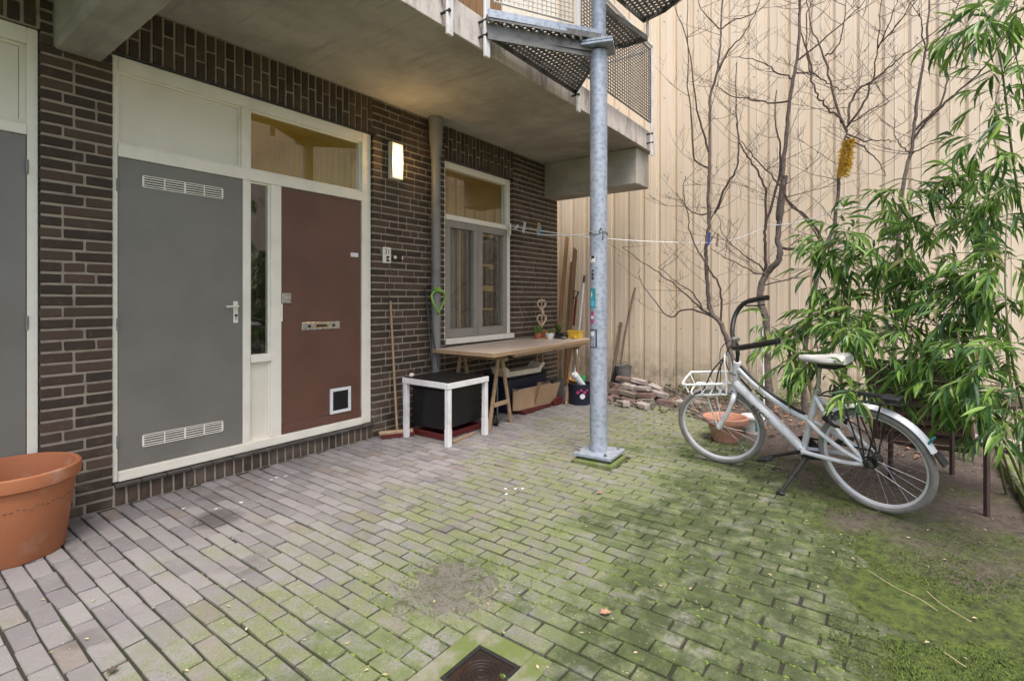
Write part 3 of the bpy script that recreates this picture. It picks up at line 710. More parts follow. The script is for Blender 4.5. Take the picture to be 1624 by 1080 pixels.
s = sticker(A, 1.40, .066, .165, MT['teal']); sticker(A - .1, 1.43, .055, .085, MT['cyan'], 'print', .0748, s, True); sticker(A - .05, 1.355, .05, .05, MT['cyan'], 'print', .0748, s); sticker(A - .1, 1.43, .02, .04, MT['pot_white'], 'print', .0750, s, True)
s = sticker(A - .02, 1.235, .062, .105, MT['pink'], rd=True); sticker(A - .02, 1.235, .030, .018, MT['pot_white'], 'print', .0748, s)
s = sticker(A + .08, 1.055, .080, .155, MT['navy']); sticker(A + .03, 1.055, .062, .140, MT['galv'], 'print', .0748, s); sticker(A + .0, 1.095, .04, .035, MT['pot_white'], 'print', .0750, s)
# ------------------------------------------------------------------ yard floor fittings
dr = thing('drain', 'rusty square iron drain in a mossy concrete surround', 'drain', (1.47, -2.96, 0))
m = MB()
for q in ((-.228, .205, .105, .19), (-.228, .205, -.19, -.105), (-.228, -.115, -.1045, .1045), (.115, .205, -.1045, .1045)): m.box(q[0], q[1], q[2], q[3], -.06, .002, .006)
m.build('concrete_surround', MT['kerb_moss'], dr)
m = MB()
for q in ((-.112, .112, .088, .102), (-.112, .112, -.102, -.088), (-.112, -.098, -.0875, .0875), (.098, .112, -.0875, .0875)): m.box(q[0], q[1], q[2], q[3], -.05, -.002, .002)
m.build('iron_rim', MT['dark_steel'], dr)
m = MB(); m.box(-.097, .097, -.087, .087, -.05, -.010); lid = m.build('lid', MT['iron'], dr)
for rr in (.072, .055, .038, .020):
    m = MB(); m.tube([(rr * math.cos(R(a)), rr * math.sin(R(a)), -.009) for a in range(0, 360, 12)], .004, 6, closed=True); m.build('ring', MT['iron'], lid, True)
def dirt_z(x, y):
    d = ((x - 1.80) / .20) ** 2 + ((y + 2.50) / .20) ** 2; n = mnoise.fractal(Vector((x * 9, y * 9, 3)), 1, 2, 4)
    return .009 * (1 - d) + .015 * n - .002
m = MB(); N = 44
for j in range(N + 1):
    for i in range(N + 1): x = 1.45 + .7 * i / N; y = -2.85 + .7 * j / N; m.v.append((x, y, max(dirt_z(x, y), -.03)))
m.f = [(j * (N + 1) + i, j * (N + 1) + i + 1, (j + 1) * (N + 1) + i + 1, (j + 1) * (N + 1) + i) for j in range(N) for i in range(N) if max(m.v[j * (N + 1) + i][2], m.v[(j + 1) * (N + 1) + i + 1][2]) > -.012]
tag(m.build('dirt_patch', MT['dirt'], smooth=True), kind='structure')
gr = MB()
for i in range(2600):
    x = random.gauss(1.80, .13); y = random.gauss(-2.50, .13); s_ = random.uniform(.001, .0034); z = dirt_z(x, y)
    if z < -.004: z = .001
    gr.cbox((x, y, z + s_ * .3), (s_ * 2, s_ * 1.4, s_), (random.uniform(0, 3), random.uniform(0, 3), random.uniform(0, 3)))
tag(gr.build('gravel', MT['dirt']), 'fine grit on a dirt patch over the paving near the drain', 'gravel', kind='stuff')
# moss tufts: in the joints and over the paving edge
def scatter_moss(n):
    V = []; F = []; i = 0
    while i < n:
        x = random.uniform(1.2, 6.2); y = random.uniform(-5.0, -1.6)
        fwd = (x * .8021 + (y + 4.2) * .5972); lat = (x * .5972 - (y + 4.2) * .8021)
        if fwd < 1.2 or abs(lat) > fwd * 1.05: continue
        d = yb(x) - y
        if d < -1.9 or random.random() < max(0, fwd - 2.0) * .22: continue
        if d < 0:
            u = ((x + 1.55 + PX / 2) % PX) / PX
            if u > .14 and u < .86 and random.random() < .88: continue
            if random.random() < -d / 2: continue
            z0 = -.006
        else: z0 = .002
        nn = mnoise.noise(Vector((x * 2.3, y * 2.3, 7)))
        if nn < -.15 or (x > 4.2 and nn < .25): continue
        h = random.uniform(.004, .011) * (1.4 if d > .2 else .75)
        for b in range(3):
            a = random.uniform(0, 6.28); lx, ly = math.cos(a), math.sin(a); q = random.uniform(.001, .0025); t = random.uniform(.3, 1.0) * h
            o = len(V); V += [(x - ly * q, y + lx * q, z0), (x + ly * q, y - lx * q, z0), (x + lx * t, y + ly * t, z0 + h)]; F.append((o, o + 1, o + 2))
        i += 1
    b = MB(); b.v = V; b.f = F
    return tag(b.build('moss', MT['moss']), 'short bright moss creeping over the paving edge', 'moss', kind='stuff')
scatter_moss(24000)
cm = MB(); n_ = 0; ring = [(math.cos(i * 1.0472), math.sin(i * 1.0472)) for i in range(6)]
while n_ < 3200:
    x = random.uniform(1.1, 6.2); y = random.uniform(-4.2, -1.3); d = yb(x) - y
    if d > .1 or random.random() < (-1.2 - y < 0) * .6 or random.random() > min(1, max(.08, (-y - 1.2) / 1.6)): continue
    if mnoise.noise(Vector((x * 1.9, y * 1.9, 3))) < -.1: continue
    k = round((x + 1.55 - PX / 2) / PX); x = -1.55 + PX / 2 + k * PX + random.gauss(0, .004); r_ = random.uniform(.004, .011); h_ = random.uniform(.004, .009)
    v = [(x + c * r_ * random.uniform(.7, 1.2), y + s * r_ * 1.7 * random.uniform(.7, 1.2), -.009) for c, s in ring] + [(x + c * r_ * .55, y + s * r_ * .9, -.009 + h_ * random.uniform(.7, 1)) for c, s in ring] + [(x, y, -.008 + h_ * 1.15)]
    cm.add(v, [(i, (i + 1) % 6, 6 + (i + 1) % 6, 6 + i) for i in range(6)] + [(6 + i, 6 + (i + 1) % 6, 12) for i in range(6)]); n_ += 1
tag(cm.build('moss_cushions', MT['moss'], smooth=True), 'raised moss cushions growing along the paving joints', 'moss', kind='stuff')
lit = MB()
for i in range(420):
    x = random.uniform(.5, 6.9); y = random.uniform(-4.9, -.4)
    if x > 4.4 and random.random() < .3: y = random.uniform(-4.9, -1.6)
    s_ = random.uniform(.004, .013); a = random.uniform(0, 6.28); z = .006 if y > yb(x) else .016
    lx, ly = math.cos(a) * s_, math.sin(a) * s_
    lit.add([(x - lx, y - ly, z), (x - ly * .5, y + lx * .5, z + .002), (x + lx, y + ly, z + .001), (x + ly * .5, y - lx * .5, z + .003)], [(0, 1, 2, 3)])
tag(lit.build('leaf_litter', MT['straw']), 'tiny bits of dry litter over the yard floor', 'litter', kind='stuff')
lit = MB()
for i in range(700):
    x = random.uniform(5.6, 7.4); y = random.uniform(-4.6, -1.3)
    if y > yb(x) - .1: continue
    s_ = random.uniform(.012, .035); a = random.uniform(0, 6.28); z = .02 + .05 * min(1, (x - 5.6)); tl = random.uniform(-.4, .4)
    lx, ly = math.cos(a) * s_, math.sin(a) * s_
    lit.add([(x - lx, y - ly, z), (x - ly * .5, y + lx * .5, z + .01 + tl * s_), (x + lx, y + ly, z + .004), (x + ly * .5, y - lx * .5, z + .012 - tl * s_)], [(0, 1, 2, 3)])
cl_ = MB()
for i in range(2600):
    x = random.uniform(2.6, 6.8); y = random.uniform(-4.9, -2.0)
    if y > yb(x) - .12 or mnoise.noise(Vector((x * 2.3, y * 2.3, 7))) > .35: continue
    s_ = random.uniform(.003, .011) * (1.5 if random.random() < .08 else 1); cl_.cbox((x, y, .006 + .05 * min(1, max(0, (x - 5.6)))), (s_ * 1.6, s_ * 1.2, s_), (random.uniform(0, 3), random.uniform(0, 3), random.uniform(0, 3)), s_ * .22)
tag(cl_.build('soil_clods', MT['soil']), 'crumbly soil clods round the bicycle and bamboo', 'soil', kind='stuff')
tag(lit.build('fallen_leaves', MT['dryleaf']), 'brown fallen leaves on the soil under the trees', 'litter', kind='stuff')
def leaf_obj(loc, sz, rz, label, mat, cat='leaf', name='fallen_leaf'):
    m = MB(); out = [(0, -1), (.35, -.55), (.75, -.5), (.5, -.1), (.8, .35), (.4, .4), (0, 1), (-.4, .4), (-.8, .35), (-.5, -.1), (-.75, -.5), (-.35, -.55)]
    v = [(0, 0, .002)] + [(p[0] * sz, p[1] * sz, .003 + .012 * (abs(p[0]) + .3 * abs(p[1]))) for p in out]
    m.add(v, [(0, 1 + i, 1 + (i + 1) % 12) for i in range(12)]); o = m.build(name, mat); o.location = loc; o.rotation_euler = (0, 0, rz); tag(o, label, cat); return o
leaf_obj((2.06, -3.18, .004), .030, .8, 'curled brown leaf lying on mossy paving right of the drain', MT['dryleaf'])
leaf_obj((.64, -1.86, .004), .022, 2.0, 'dark curled leaf on the paving in the near corner', MT['twig'])
leaf_obj((3.30, -2.52, .004), .026, .3, 'pinkish brown leaf on paving just in front of the column', MT['dryleaf'])
for k, (pts, lb) in enumerate((([(3.16, -4.10, .022), (3.05, -4.20, .026), (2.98, -4.30, .03), (2.93, -4.36, .022)], 'long dry straw stalk lying on the moss'), ([(3.1, -4.33, .02), (3.0, -4.38, .024), (2.92, -4.47, .02)], 'short forked straw stalk beside the long one on the moss'), ([(2.55, -4.42, .02), (2.60, -4.36, .024)], 'small bright straw bit on moss near the picture edge'))):
    m = MB(); m.tube(spline(pts, 4), .0017, 5); tag(m.build('straw_stalk', MT['straw']), lb, 'straw')
# ------------------------------------------------------------------ things on and against the facade
lamp = thing('wall_lamp', 'lit rectangular wall lamp on brickwork beside the brown door', 'lamp', (3.555, 0, 2.825))
m = MB(); m.box(-.075, .075, -.045, -.001, -.19, .19, .006); m.build('housing', MT['ivory'], lamp)
m = MB(); m.box(-.060, .060, -.082, -.0455, -.175, .175, .012); m.build('diffuser', MT['glow'], lamp)
m = MB()
for s_ in (-1, 1): m.box(s_ * .061, s_ * .073, -.072, -.0455, -.188, .188, .002)
m.box(-.0605, .0605, -.070, -.0455, .1755, .188); m.box(-.0605, .0605, -.070, -.0455, -.188, -.1755); m.build('rim', MT['ivory'], lamp)
ll = bpy.data.lights.new('lamp_light', 'POINT'); ll.energy = 2.8; ll.color = (1, .62, .26); ll.shadow_soft_size = .03
lo = bpy.data.objects.new('lamp_light', ll); col.objects.link(lo); lo.parent = lamp; lo.location = (0, -.118, 0)
num = thing('house_number', 'cream house number plate reading 31 beside the doorbell', 'number plate', (3.462, 0, 1.843))
m = MB(); m.box(-.054, .054, -.018, -.001, -.083, .083, .010); m.build('plate', MT['ivory'], num)
put_text('digits', '31', .075, MT['dark_steel'], num, Matrix.Translation((0, -.0186, .035)) @ Euler((R(90), 0, 0)).to_matrix().to_4x4())
m = MB()
m.box(-.012, .006, -.0192, -.0182, -.066, -.008); m.box(.0065, .026, -.0192, -.0182, -.030, -.008); m.box(.0065, .026, -.0192, -.0182, -.066, -.044); m.build('emblem', MT['black'], num)
bell = thing('doorbell', 'small black doorbell with pale button next to the house number', 'doorbell', (3.605, 0, 1.828))
m = MB(); m.box(-.062, .066, -.020, -.001, -.022, .022, .005); m.build('casing', MT['black'], bell)
m = MB(); m.tube([(-.045, -.020, 0), (-.045, -.030, 0)], .018, 14); m.build('button', MT['ivory'], bell)
m = MB(); m.box(.050, .064, -.023, -.0205, -.018, .018); m.build('end_cap', MT['ivory'], bell)
pipe = thing('downpipe', 'grey drainpipe fixed to the brickwork between door and window', 'drainpipe', (4.095, -.085, 0))
m = MB(); m.lathe([(.052, 0), (.052, 3.02)], 20); m.build('pipe', MT['pipe'], pipe, True)
m = MB(); m.lathe([(.056, 2.98), (.062, 2.98), (.064, 3.06), (.070, 3.12), (.078, 3.20), (.080, 3.38), (.086, 3.385), (.086, 3.424), (.05, 3.424)], 20); m.build('socket', MT['pipe'], pipe, True)
for z in (.55, 2.30):
    m = MB(); m.lathe([(.054, z), (.058, z), (.058, z + .025), (.054, z + .025)], 20); m.box(-.008, .008, .05, .085, z + .002, z + .023); m.build('bracket', MT['pipe'], pipe)
m = MB(); P_ = []
for i in range(22):
    a = 2 * math.pi * i / 22; P_.append((4.085 + .085 * math.cos(a) * (1 + .25 * math.sin(a)) - .02, -.155 - .045 * math.sin(a * 2) * .6, 1.36 + .125 * math.sin(a)))
m.tube(P_, .012, 8, closed=True); q_ = [(4.0 + .012 * i, -.16 + .003 * i, 1.50 + .012 * math.sin(i)) for i in range(12)]; m.tube(q_, .013, 8)
tag(m.build('garden_hose', MT['green_hose'], smooth=True), 'short green hose looped around the grey drainpipe', 'hose')
for k, (a, b_, lb) in enumerate((((3.93, -.20, .62), (3.99, -.02, 1.52), 'thin black rod leaning on brickwork beside the drainpipe, nearer the wall lamp'), ((3.99, -.24, .62), (4.02, -.02, 1.33), 'shorter black rod leaning on brickwork right against the drainpipe'))):
    m = MB(); m.tube([a, b_], .009, 6); tag(m.build('leaning_rod', MT['black']), lb, 'rod')
broom = thing('broom', 'wooden push broom leaning on brickwork beside the brown door', 'broom')
m = MB(); m.tube([(3.47, -.16, .05), (3.50, -.02, 1.37)], .0125, 10); m.build('handle', MT['pine'], broom, True)
m = MB(); m.cbox((3.43, -.19, .055), (.34, .055, .035), (0, 0, R(-32)), .008); m.build('broom_head', MT['pine'], broom)
m = MB(); m.cbox((3.45, -.195, .022), (.33, .06, .04), (0, 0, R(-32))); m.build('bristles', MT['red'], broom)
# small white table
tb = thing('side_table', 'small white side table with glossy black top beside the drainpipe', 'table', (3.77, -.555, 0))
X, Y, Z = .30, .32, .60
m = MB(); m.box(-X, X, -Y, -Y + .035, Z - .055, Z, .003); m.box(-X, X, Y - .035, Y, Z - .055, Z, .003); m.box(-X, -X + .035, -Y + .0355, Y - .0355, Z - .055, Z, .003); m.box(X - .035, X, -Y + .0355, Y - .0355, Z - .055, Z, .003); m.build('rim', MT['steel_white'], tb)
m = MB(); m.box(-X + .012, X - .012, -Y + .012, Y - .012, Z - .02, Z + .003); m.build('tabletop', MT['black_gloss'], tb)
for sx in (-1, 1):
    for sy in (-1, 1):
        m = MB(); m.box(sx * (X - .006), sx * (X - .054), sy * (Y - .006), sy * (Y - .054), 0, Z - .0555, .003)
        if sy == -1: m.box(sx * (X - .004), sx * (X - .056), sy * (Y - .004), sy * (Y - .056), .0, .17, .003)
        m.build('leg', MT['steel_white'], tb)
m = MB(); m.sphere((3.53, -.31, .625), (.03, .022, .022), 10, 6); m.sphere((3.56, -.29, .62), (.022, .02, .016), 10, 6); tag(m.build('sponge', MT['cream_plastic'], smooth=True), 'small cream lump lying on a corner of the black table top', 'sponge')
cr = thing('storage_crate', 'black plastic storage crate under the small white table', 'crate', (3.93, -.42, 0), (0, 0, R(3)))
m = MB(); m.box(-.30, .30, -.22, .22, .09, .49, .012); m.build('crate_body', MT['black_gloss'], cr)
m = MB(); m.box(-.315, .315, -.235, .235, .4905, .52, .006); m.build('lid', MT['black'], cr)
m = MB(); m.box(3.62, 4.22, -.66, -.16, .004, .02, .004); m.box(3.62, 4.22, -.66, -.645, .0205, .060, .004); m.box(4.205, 4.22, -.6445, -.16, .0205, .060, .004); m.box(3.62, 3.635, -.6445, -.16, .0205, .060, .004)
tag(m.build('red_tray', MT['red']), 'flat red plastic tray under the black crate', 'tray')
m = MB(); m.bar((3.62, -.79, .012), (4.0, -.74, .012), .025, .018); tag(m.build('wood_offcut', MT['pine']), 'short pine stick on the paving under the white table', 'stick')
# workbench
wb = thing('workbench_top', 'long pale wooden door panel used as workbench under the window', 'workbench', (5.19, -.505, .84), (0, 0, R(2.4)))
m = MB(); m.box(-1.185, 1.185, -.425, .425, -.040, 0, .003); m.build('board', MT['bench_top'], wb)
m = MB(); m.box(-1.186, 1.186, -.4265, -.4255, -.0395, -.0005); m.box(-1.187, -1.186, -.425, .425, -.0395, -.0005); m.build('edge_strip', MT['pine'], wb)
m = MB(); m.box(-.78, .95, -.41, -.36, -.075, -.0405, .002); m.build('batten', MT['pine'], wb)
def trestle(x, lab):
    t = thing('trestle', lab, 'trestle', (x, -.47, 0), (0, 0, R(2.4)), 'wooden trestles carrying the workbench')
    m = MB(); m.box(-.03, .03, -.36, .36, .715, .763, .003); m.build('beam', MT['pine'], t)
    for sy in (-.27, .27):
        for sx in (-1, 1):
            m = MB(); m.bar((sx * .035, sy, .74), (sx * .205, sy, .0), .045, .022, (0, 1, 0), .002); m.build('leg', MT['pine'], t)
        m = MB(); m.bar((-.145, sy - .02, .25), (.145, sy - .02, .25), .018, .045); m.build('stretcher', MT['pine'], t)
trestle(4.42, 'pine trestle under the workbench end next to the white table'); trestle(6.03, 'pine trestle under the workbench end next to the black bucket')
# clutter under the bench
dk = thing('plastic_box', 'dark closed plastic box under the middle of the workbench', 'box', (5.35, -.30, 0))
m = MB(); m.box(-.42, .42, -.19, .19, .0, .42, .015); m.build('box_body', MT['navy'], dk)
m = MB(); m.box(-.435, .435, -.205, .205, .4205, .455, .008); m.build('lid', MT['dark_steel'], dk)
tr = MB(); pr_ = [(-.33, .0), (.30, .0), (.33, .045), (.40, .11), (.34, .12), (.27, .06), (-.26, .06), (-.33, .12), (-.40, .11), (-.36, .03)]
tr.prism(pr_, .20, Matrix.Translation((5.18, -.36, .458)) @ Euler((R(90), 0, R(-6))).to_matrix().to_4x4()); tag(tr.build('plastic_cradle', MT['cream_plastic']), 'cream curved plastic piece lying on the dark box under the workbench', 'plastic piece')
cb = thing('cardboard_box', 'open cardboard box with hanging flap under the workbench', 'box', (5.30, -.62, 0), (0, 0, R(-5)))
m = MB(); m.box(-.32, .32, .0, .006, .05, .30); m.box(-.32, .32, .15, .156, .05, .30); m.box(-.32, -.314, .0065, .1495, .05, .30); m.box(.314, .32, .0065, .1495, .05, .30); m.box(-.32, .32, .0, .156, .044, .0495); m.build('carton', MT['cardboard'], cb)
m = MB(); m.bar((-.02, -.045, .185), (.40, -.045, .185), .004, .27, (0, -.35, 1)); m.build('flap', MT['cardboard'], cb)
m = MB(); m.bar((-.40, .02, .17), (-.28, -.03, .17), .004, .24, (0, -.1, 1)); m.build('flap', MT['cardboard'], cb)
m = MB(); m.box(5.0, 5.62, -.66, -.40, .003, .038, .004); tag(m.build('red_tray', MT['red']), 'shallow red tray under the cardboard box', 'tray')
m = MB(); m.tube([(4.62, -.55, .0), (4.74, -.45, .55)], .010, 8); tag(m.build('metal_rod', MT['galv_dark']), 'thin grey metal rod standing slanted beside the near trestle', 'rod')
ck = thing('castor_wheel', 'small dark castor wheel on the paving behind the near trestle leg', 'wheel', (4.40, -.70, .07), (0, 0, R(60)))
m = MB(); m.tube([(.065 * math.cos(R(a)), 0, .065 * math.sin(R(a))) for a in range(0, 360, 20)], .014, 8, closed=True); m.build('tyre', MT['black'], ck, True)
m = MB(); m.tube([(0, -.015, 0), (0, .015, 0)], .045, 14); m.build('rim', MT['chrome'], ck)
bk = thing('bucket', 'black bucket with pink splashes full of tools beside the steel column', 'bucket', (6.0, -.86, 0))
m = MB(); m.lathe([(0, .012), (.125, .012), (.125, 0), (.135, 0), (.165, .26), (.172, .262), (.172, .275), (.160, .275), (.128, .02), (0, .02)], 28); m.build('bucket_body', MT['navy'], bk, True)
for (a, z, rr, mt_) in ((200, .17, .022, 'pink'), (215, .20, .018, 'pink'), (232, .17, .02, 'pink'), (222, .12, .035, 'pot_white'), (245, .2, .014, 'pink')):
    r0 = .137 + .030 * z / .26 + .001; c = (r0 * math.cos(R(a)), r0 * math.sin(R(a)), z)
    m = MB(); n_ = Vector((math.cos(R(a)), math.sin(R(a)), 0)); t_ = Vector((-n_.y, n_.x, 0)); v = [Vector(c) + n_ * .004] + [Vector(c) + n_ * .0025 + (t_ * math.cos(i * .6283) + Vector((0, 0, 1)) * math.sin(i * .6283)) * rr for i in range(10)]
    m.add(v, [(0, 1 + i, 1 + (i + 1) % 10) for i in range(10)]); m.build('paint_splash', MT[mt_], bk)
m = MB(); m.tube([(6.02, -.90, .22), (5.86, -.86, .40)], .045, 14); m.tube([(5.86, -.86, .40), (5.845, -.857, .415)], .03, 12); tag(m.build('sealant_tube', MT['pot_white'], smooth=True), 'white tube sticking slantwise out of the black bucket', 'tube')
m = MB(); m.cbox((5.92, -.80, .31), (.16, .10, .05), (.3, .4, .5), .01); tag(m.build('orange_tool', MT['orange']), 'orange tool lying across the rim of the black bucket', 'tool')
m = MB(); m.cbox((6.10, -.82, .31), (.10, .14, .09), (.2, .5, .2), .02); tag(m.build('green_cloth', MT['green'], smooth=True), 'green bundle poking out of the black bucket by the column', 'cloth')
for k, (c, d_, mt_, lb, nm, ct) in enumerate((((5.72, -.30, .16), (.16, .16, .32), 'cream_plastic', 'cream canister standing behind the far trestle', 'canister', 'canister'), ((5.75, -.62, .05), (.20, .14, .10), 'red', 'small red case on the paving between box and far trestle', 'small_case', 'case'), ((6.25, -.35, .12), (.2, .2, .24), 'galv_dark', 'grey paint can under the far end of the workbench', 'paint_can', 'can'))):
    m = MB()
    if ct == 'case': m.box(-d_[0] / 2, d_[0] / 2, -d_[1] / 2, d_[1] / 2, -d_[2] / 2, d_[2] / 2, .015); m.box(-.04, .04, -.012, .012, d_[2] / 2, d_[2] / 2 + .02, .004)
    else: r_ = d_[0] / 2; h_ = d_[2] / 2; m.lathe([(0, -h_), (r_, -h_), (r_, h_ * .7), (r_ * (.5 if ct == 'canister' else .97), h_), (0, h_)], 18); m.lathe([(r_ * .25, h_), (r_ * .25, h_ + .03), (0, h_ + .03)], 12)
    o = m.build(nm, MT[mt_], smooth=(ct != 'case')); o.location = c; tag(o, lb, ct)
# things on the bench
hp = thing('heart_topiary', 'pale woven twig hearts stacked in a terracotta pot on the workbench', 'decoration', (6.08, -.20, .841))
m = MB(); m.lathe([(0, 0), (.055, 0), (.075, .085), (.083, .085), (.083, .105), (.072, .105), (.06, .02), (0, .02)], 18); m.build('pot', MT['terracotta'], hp, True)
def heart(zc, s_):
    m = MB(); P_ = []
    for i in range(28):
        t = 2 * math.pi * i / 28; P_.append((s_ * .055 * 16 * math.sin(t) ** 3 / 8, .008 * math.sin(3 * t), zc + s_ * .055 * (13 * math.cos(t) - 5 * math.cos(2 * t) - 2 * math.cos(3 * t) - math.cos(4 * t)) / 8))
    m.tube(P_, .011, 6, closed=True); m.tube([(p[0] * .93, p[1] + .012, zc + (p[2] - zc) * .93) for p in P_], .007, 5, closed=True); m.build('twig_heart', MT['willow'], hp)
heart(.245, .95); heart(.46, .85)
m = MB(); m.tube([(0, 0, .02), (0, 0, .56)], .008, 6); m.sphere((0, -.02, .36), (.03, .02, .03), 8, 5); m.build('stem', MT['willow'], hp)
bw = thing('bowl', 'small white pot with trailing yellow green plant on the workbench', 'plant pot', (5.98, -.40, .841))
m = MB(); m.lathe([(0, 0), (.04, 0), (.062, .055), (.066, .075), (.058, .075), (.035, .01), (0, .01)], 18); m.build('pot', MT['pot_white'], bw, True)
m = MB()
for i in range(90):
    a = random.uniform(0, 6.28); rr = random.uniform(0, .08); z = .075 + random.uniform(0, .05); p = Vector((rr * math.cos(a), rr * math.sin(a), z)); t = Vector((random.gauss(0, 1), random.gauss(0, 1), .6)).normalized() * .028; s2 = t.cross(Vector((0, 0, 1))).normalized() * .007
    m.add([p - s2, p + s2, p + t], [(0, 1, 2)])
m.build('foliage', MT['moss'], bw, kind='stuff')
def tray(name, loc, d_, mat, lab, cat, rz=0):
    t = thing(name, lab, cat, loc, (0, 0, rz)); m = MB(); a, b_, h = d_[0] / 2, d_[1] / 2, d_[2]
    m.box(-a, a, -b_, b_, 0, .006); m.box(-a, a, -b_, -b_ + .006, .0062, h); m.box(-a, a, b_ - .006, b_, .0062, h); m.box(-a, -a + .006, -b_ + .0062, b_ - .0062, .0062, h); m.box(a - .006, a, -b_ + .0062, b_ - .0062, .0062, h); m.build('tray_body', mat, t)
    m = MB(); m.box(-a - .008, a + .008, -b_ - .008, -b_ - .0002, h - .014, h); m.box(-a - .008, a + .008, b_ + .0002, b_ + .008, h - .014, h); m.build('rim', mat, t); return t
tray('seed_tray', (6.13, -.50, .841), (.20, .13, .05), MT['black'], 'flat black tray on the workbench between white pot and yellow crate', 'tray', .1)
yc = tray('yellow_crate', (6.30, -.62, .841), (.17, .16, .105), MT['yellow'], 'yellow plastic crate on the workbench corner beside the steel column', 'crate', .1)
tray('yellow_tray', (6.20, -.22, .841), (.26, .14, .075), MT['yellow'], 'long yellow tray at the back of the workbench behind the black tray', 'tray', .05)
for k, (c, rz, mt_, lb) in enumerate((((6.16, -.34, .89), .5, 'red', 'red handled tool lying on trays on the workbench'), ((6.22, -.47, .90), -.4, 'black', 'black handled tool lying on trays on the workbench'))):
    m = MB(); m.tube([(-.09, 0, 0), (.03, 0, .01)], [.012, .010], 8); m.tube([(.03, 0, .01), (.10, 0, .018)], .004, 6); o = m.build('hand_tool', MT[mt_], smooth=True); o.location = c; o.rotation_euler = (0, 0, rz); tag(o, lb, 'tool')
def small_pot(loc, r, h, mat, leafmat, lab, n=60, sp=.09, ht=.14):
    t = thing('potted_plant', lab, 'plant pot', loc); m = MB(); m.lathe([(0, 0), (r * .7, 0), (r, h * .85), (r * 1.1, h * .86), (r * 1.1, h), (r * .95, h), (r * .65, .01), (0, .01)], 16); m.build('pot', mat, t, True); m = MB()
    for i in range(n):
        a = random.uniform(0, 6.28); p = Vector((random.gauss(0, r * .4), random.gauss(0, r * .4), h * .8)); tp_ = p + Vector((math.cos(a) * sp * random.random(), math.sin(a) * sp * random.random(), ht * random.uniform(.3, 1))); s2 = Vector((-math.sin(a), math.cos(a), 0)) * .008; md = p.lerp(tp_, .6) + Vector((0, 0, .01)); m.add([p, md - s2, tp_, md + s2], [(0, 1, 2, 3)])
    m.build('foliage', leafmat, t, kind='stuff')
small_pot((5.86, -.28, .841), .05, .08, MT['terracotta'], MT['leaf'], 'small green plant in a clay pot left of the white pot on the workbench')
small_pot((6.26, -.36, .841), .045, .07, MT['navy'], MT['moss'], 'bushy plant in a dark pot behind the yellow crate on the workbench', 80, .10, .16)
for k, (c, s_, mt_, lb) in enumerate((((6.02, -.60, .858), (.11, .06, .03), 'galv_dark', 'grey metal tin lying near the front edge of the workbench'), ((6.16, -.68, .861), (.07, .07, .036), 'yellow', 'yellow tape measure at the front edge of the workbench'))):
    m = MB(); m.cbox((0, 0, 0), s_, (0, 0, .4 + k), .008); m.cbox((0, 0, s_[2] / 2 + .003), (s_[0] * .6, s_[1] * .6, .005), (0, 0, .4 + k), .002); o = m.build(('metal_tin', 'tape_measure')[k], MT[mt_]); o.location = c; tag(o, lb, ('tin', 'tape measure')[k])
# long things leaning in the corner
def plank(a, b_, wd, th, mat, lab, cat='plank', name='leaning_plank', up=(1, 0, 0)):
    m = MB(); L = (Vector(b_) - Vector(a)).length; m.box(-wd / 2, wd / 2, -th / 2, th / 2, 0, L, .003); o = m.build(name, mat); o.location = a
    o.rotation_euler = (Vector(b_) - Vector(a)).to_track_quat('Z', 'Y').to_euler(); o.rotation_euler.rotate_axis('Z', R(90)); tag(o, lab, cat); return o
plank((6.90, .10, .03), (7.42, .17, 2.42), .10, .03, MT['plank'], 'tallest orange wooden plank leaning in the corner beside the brickwork')
plank((7.0, -.05, .03), (7.44, .03, 2.22), .16, .02, MT['plank_dark'], 'wide brown board leaning on the ribbed wall next to the tallest plank')
plank((6.95, -.02, .03), (7.42, .09, 2.0), .035, .035, MT['pine'], 'thin knobbly batten leaning in the corner in front of the planks')
plank((7.0, -.48, .03), (7.40, -.44, 1.0), .13, .022, MT['plank'], 'short orange board leaning on the ribbed wall behind the bucket')
lb_ = thing('long_broom', 'white broom handle with black tip leaning on the ribbed wall', 'broom')
m = MB(); m.tube([(6.95, -.22, .03), (7.44, -.13, 1.65)], .014, 10); m.build('handle', MT['pot_white'], lb_, True)
m = MB(); m.tube([(7.44, -.13, 1.65), (7.475, -.124, 1.77)], .016, 10); m.build('grip', MT['black'], lb_, True)
rs = thing('hand_saw', 'red handled saw hanging on the planks behind the workbench', 'saw')
m = MB(); m.bar((7.30, -.02, .95), (7.37, -.03, 1.40), .05, .012, (0, 1, 0)); m.build('blade', MT['red'], rs)
m = MB(); m.tube([(7.31, -.06, 1.40), (7.36, -.08, 1.50), (7.36, -.0, 1.52), (7.34, .01, 1.42)], .014, 8, closed=True); m.build('grip', MT['dark_steel'], rs)
sp = thing('spade', 'old spade with grey wooden handle leaning on the ribbed wall', 'spade')
m = MB(); m.tube(spline([(7.22, -.86, .18), (7.30, -.90, .75), (7.38, -.97, 1.25), (7.45, -1.02, 1.56)], 4), [.018] * 13, 8); m.build('handle', MT['spade'], sp, True)
m = MB(); m.bar((7.12, -.83, .06), (7.24, -.87, .36), .17, .012, (1, 0, 0)); m.build('blade', MT['dark_steel'], sp)
plank((7.18, -.74, .02), (7.46, -.78, 1.02), .05, .03, MT['spade'], 'weathered grey post leaning beside the spade', 'post', 'leaning_post')
gb = thing('zinc_bucket', 'grey zinc bucket on the rubble beside the spade', 'bucket', (7.12, -.98, .14))
m = MB(); m.lathe([(0, .01), (.085, .01), (.09, 0), (.115, .24), (.122, .245), (.122, .255), (.108, .25), (.085, .02), (0, .02)], 22); m.build('bucket_body', MT['galv_dark'], gb, True)
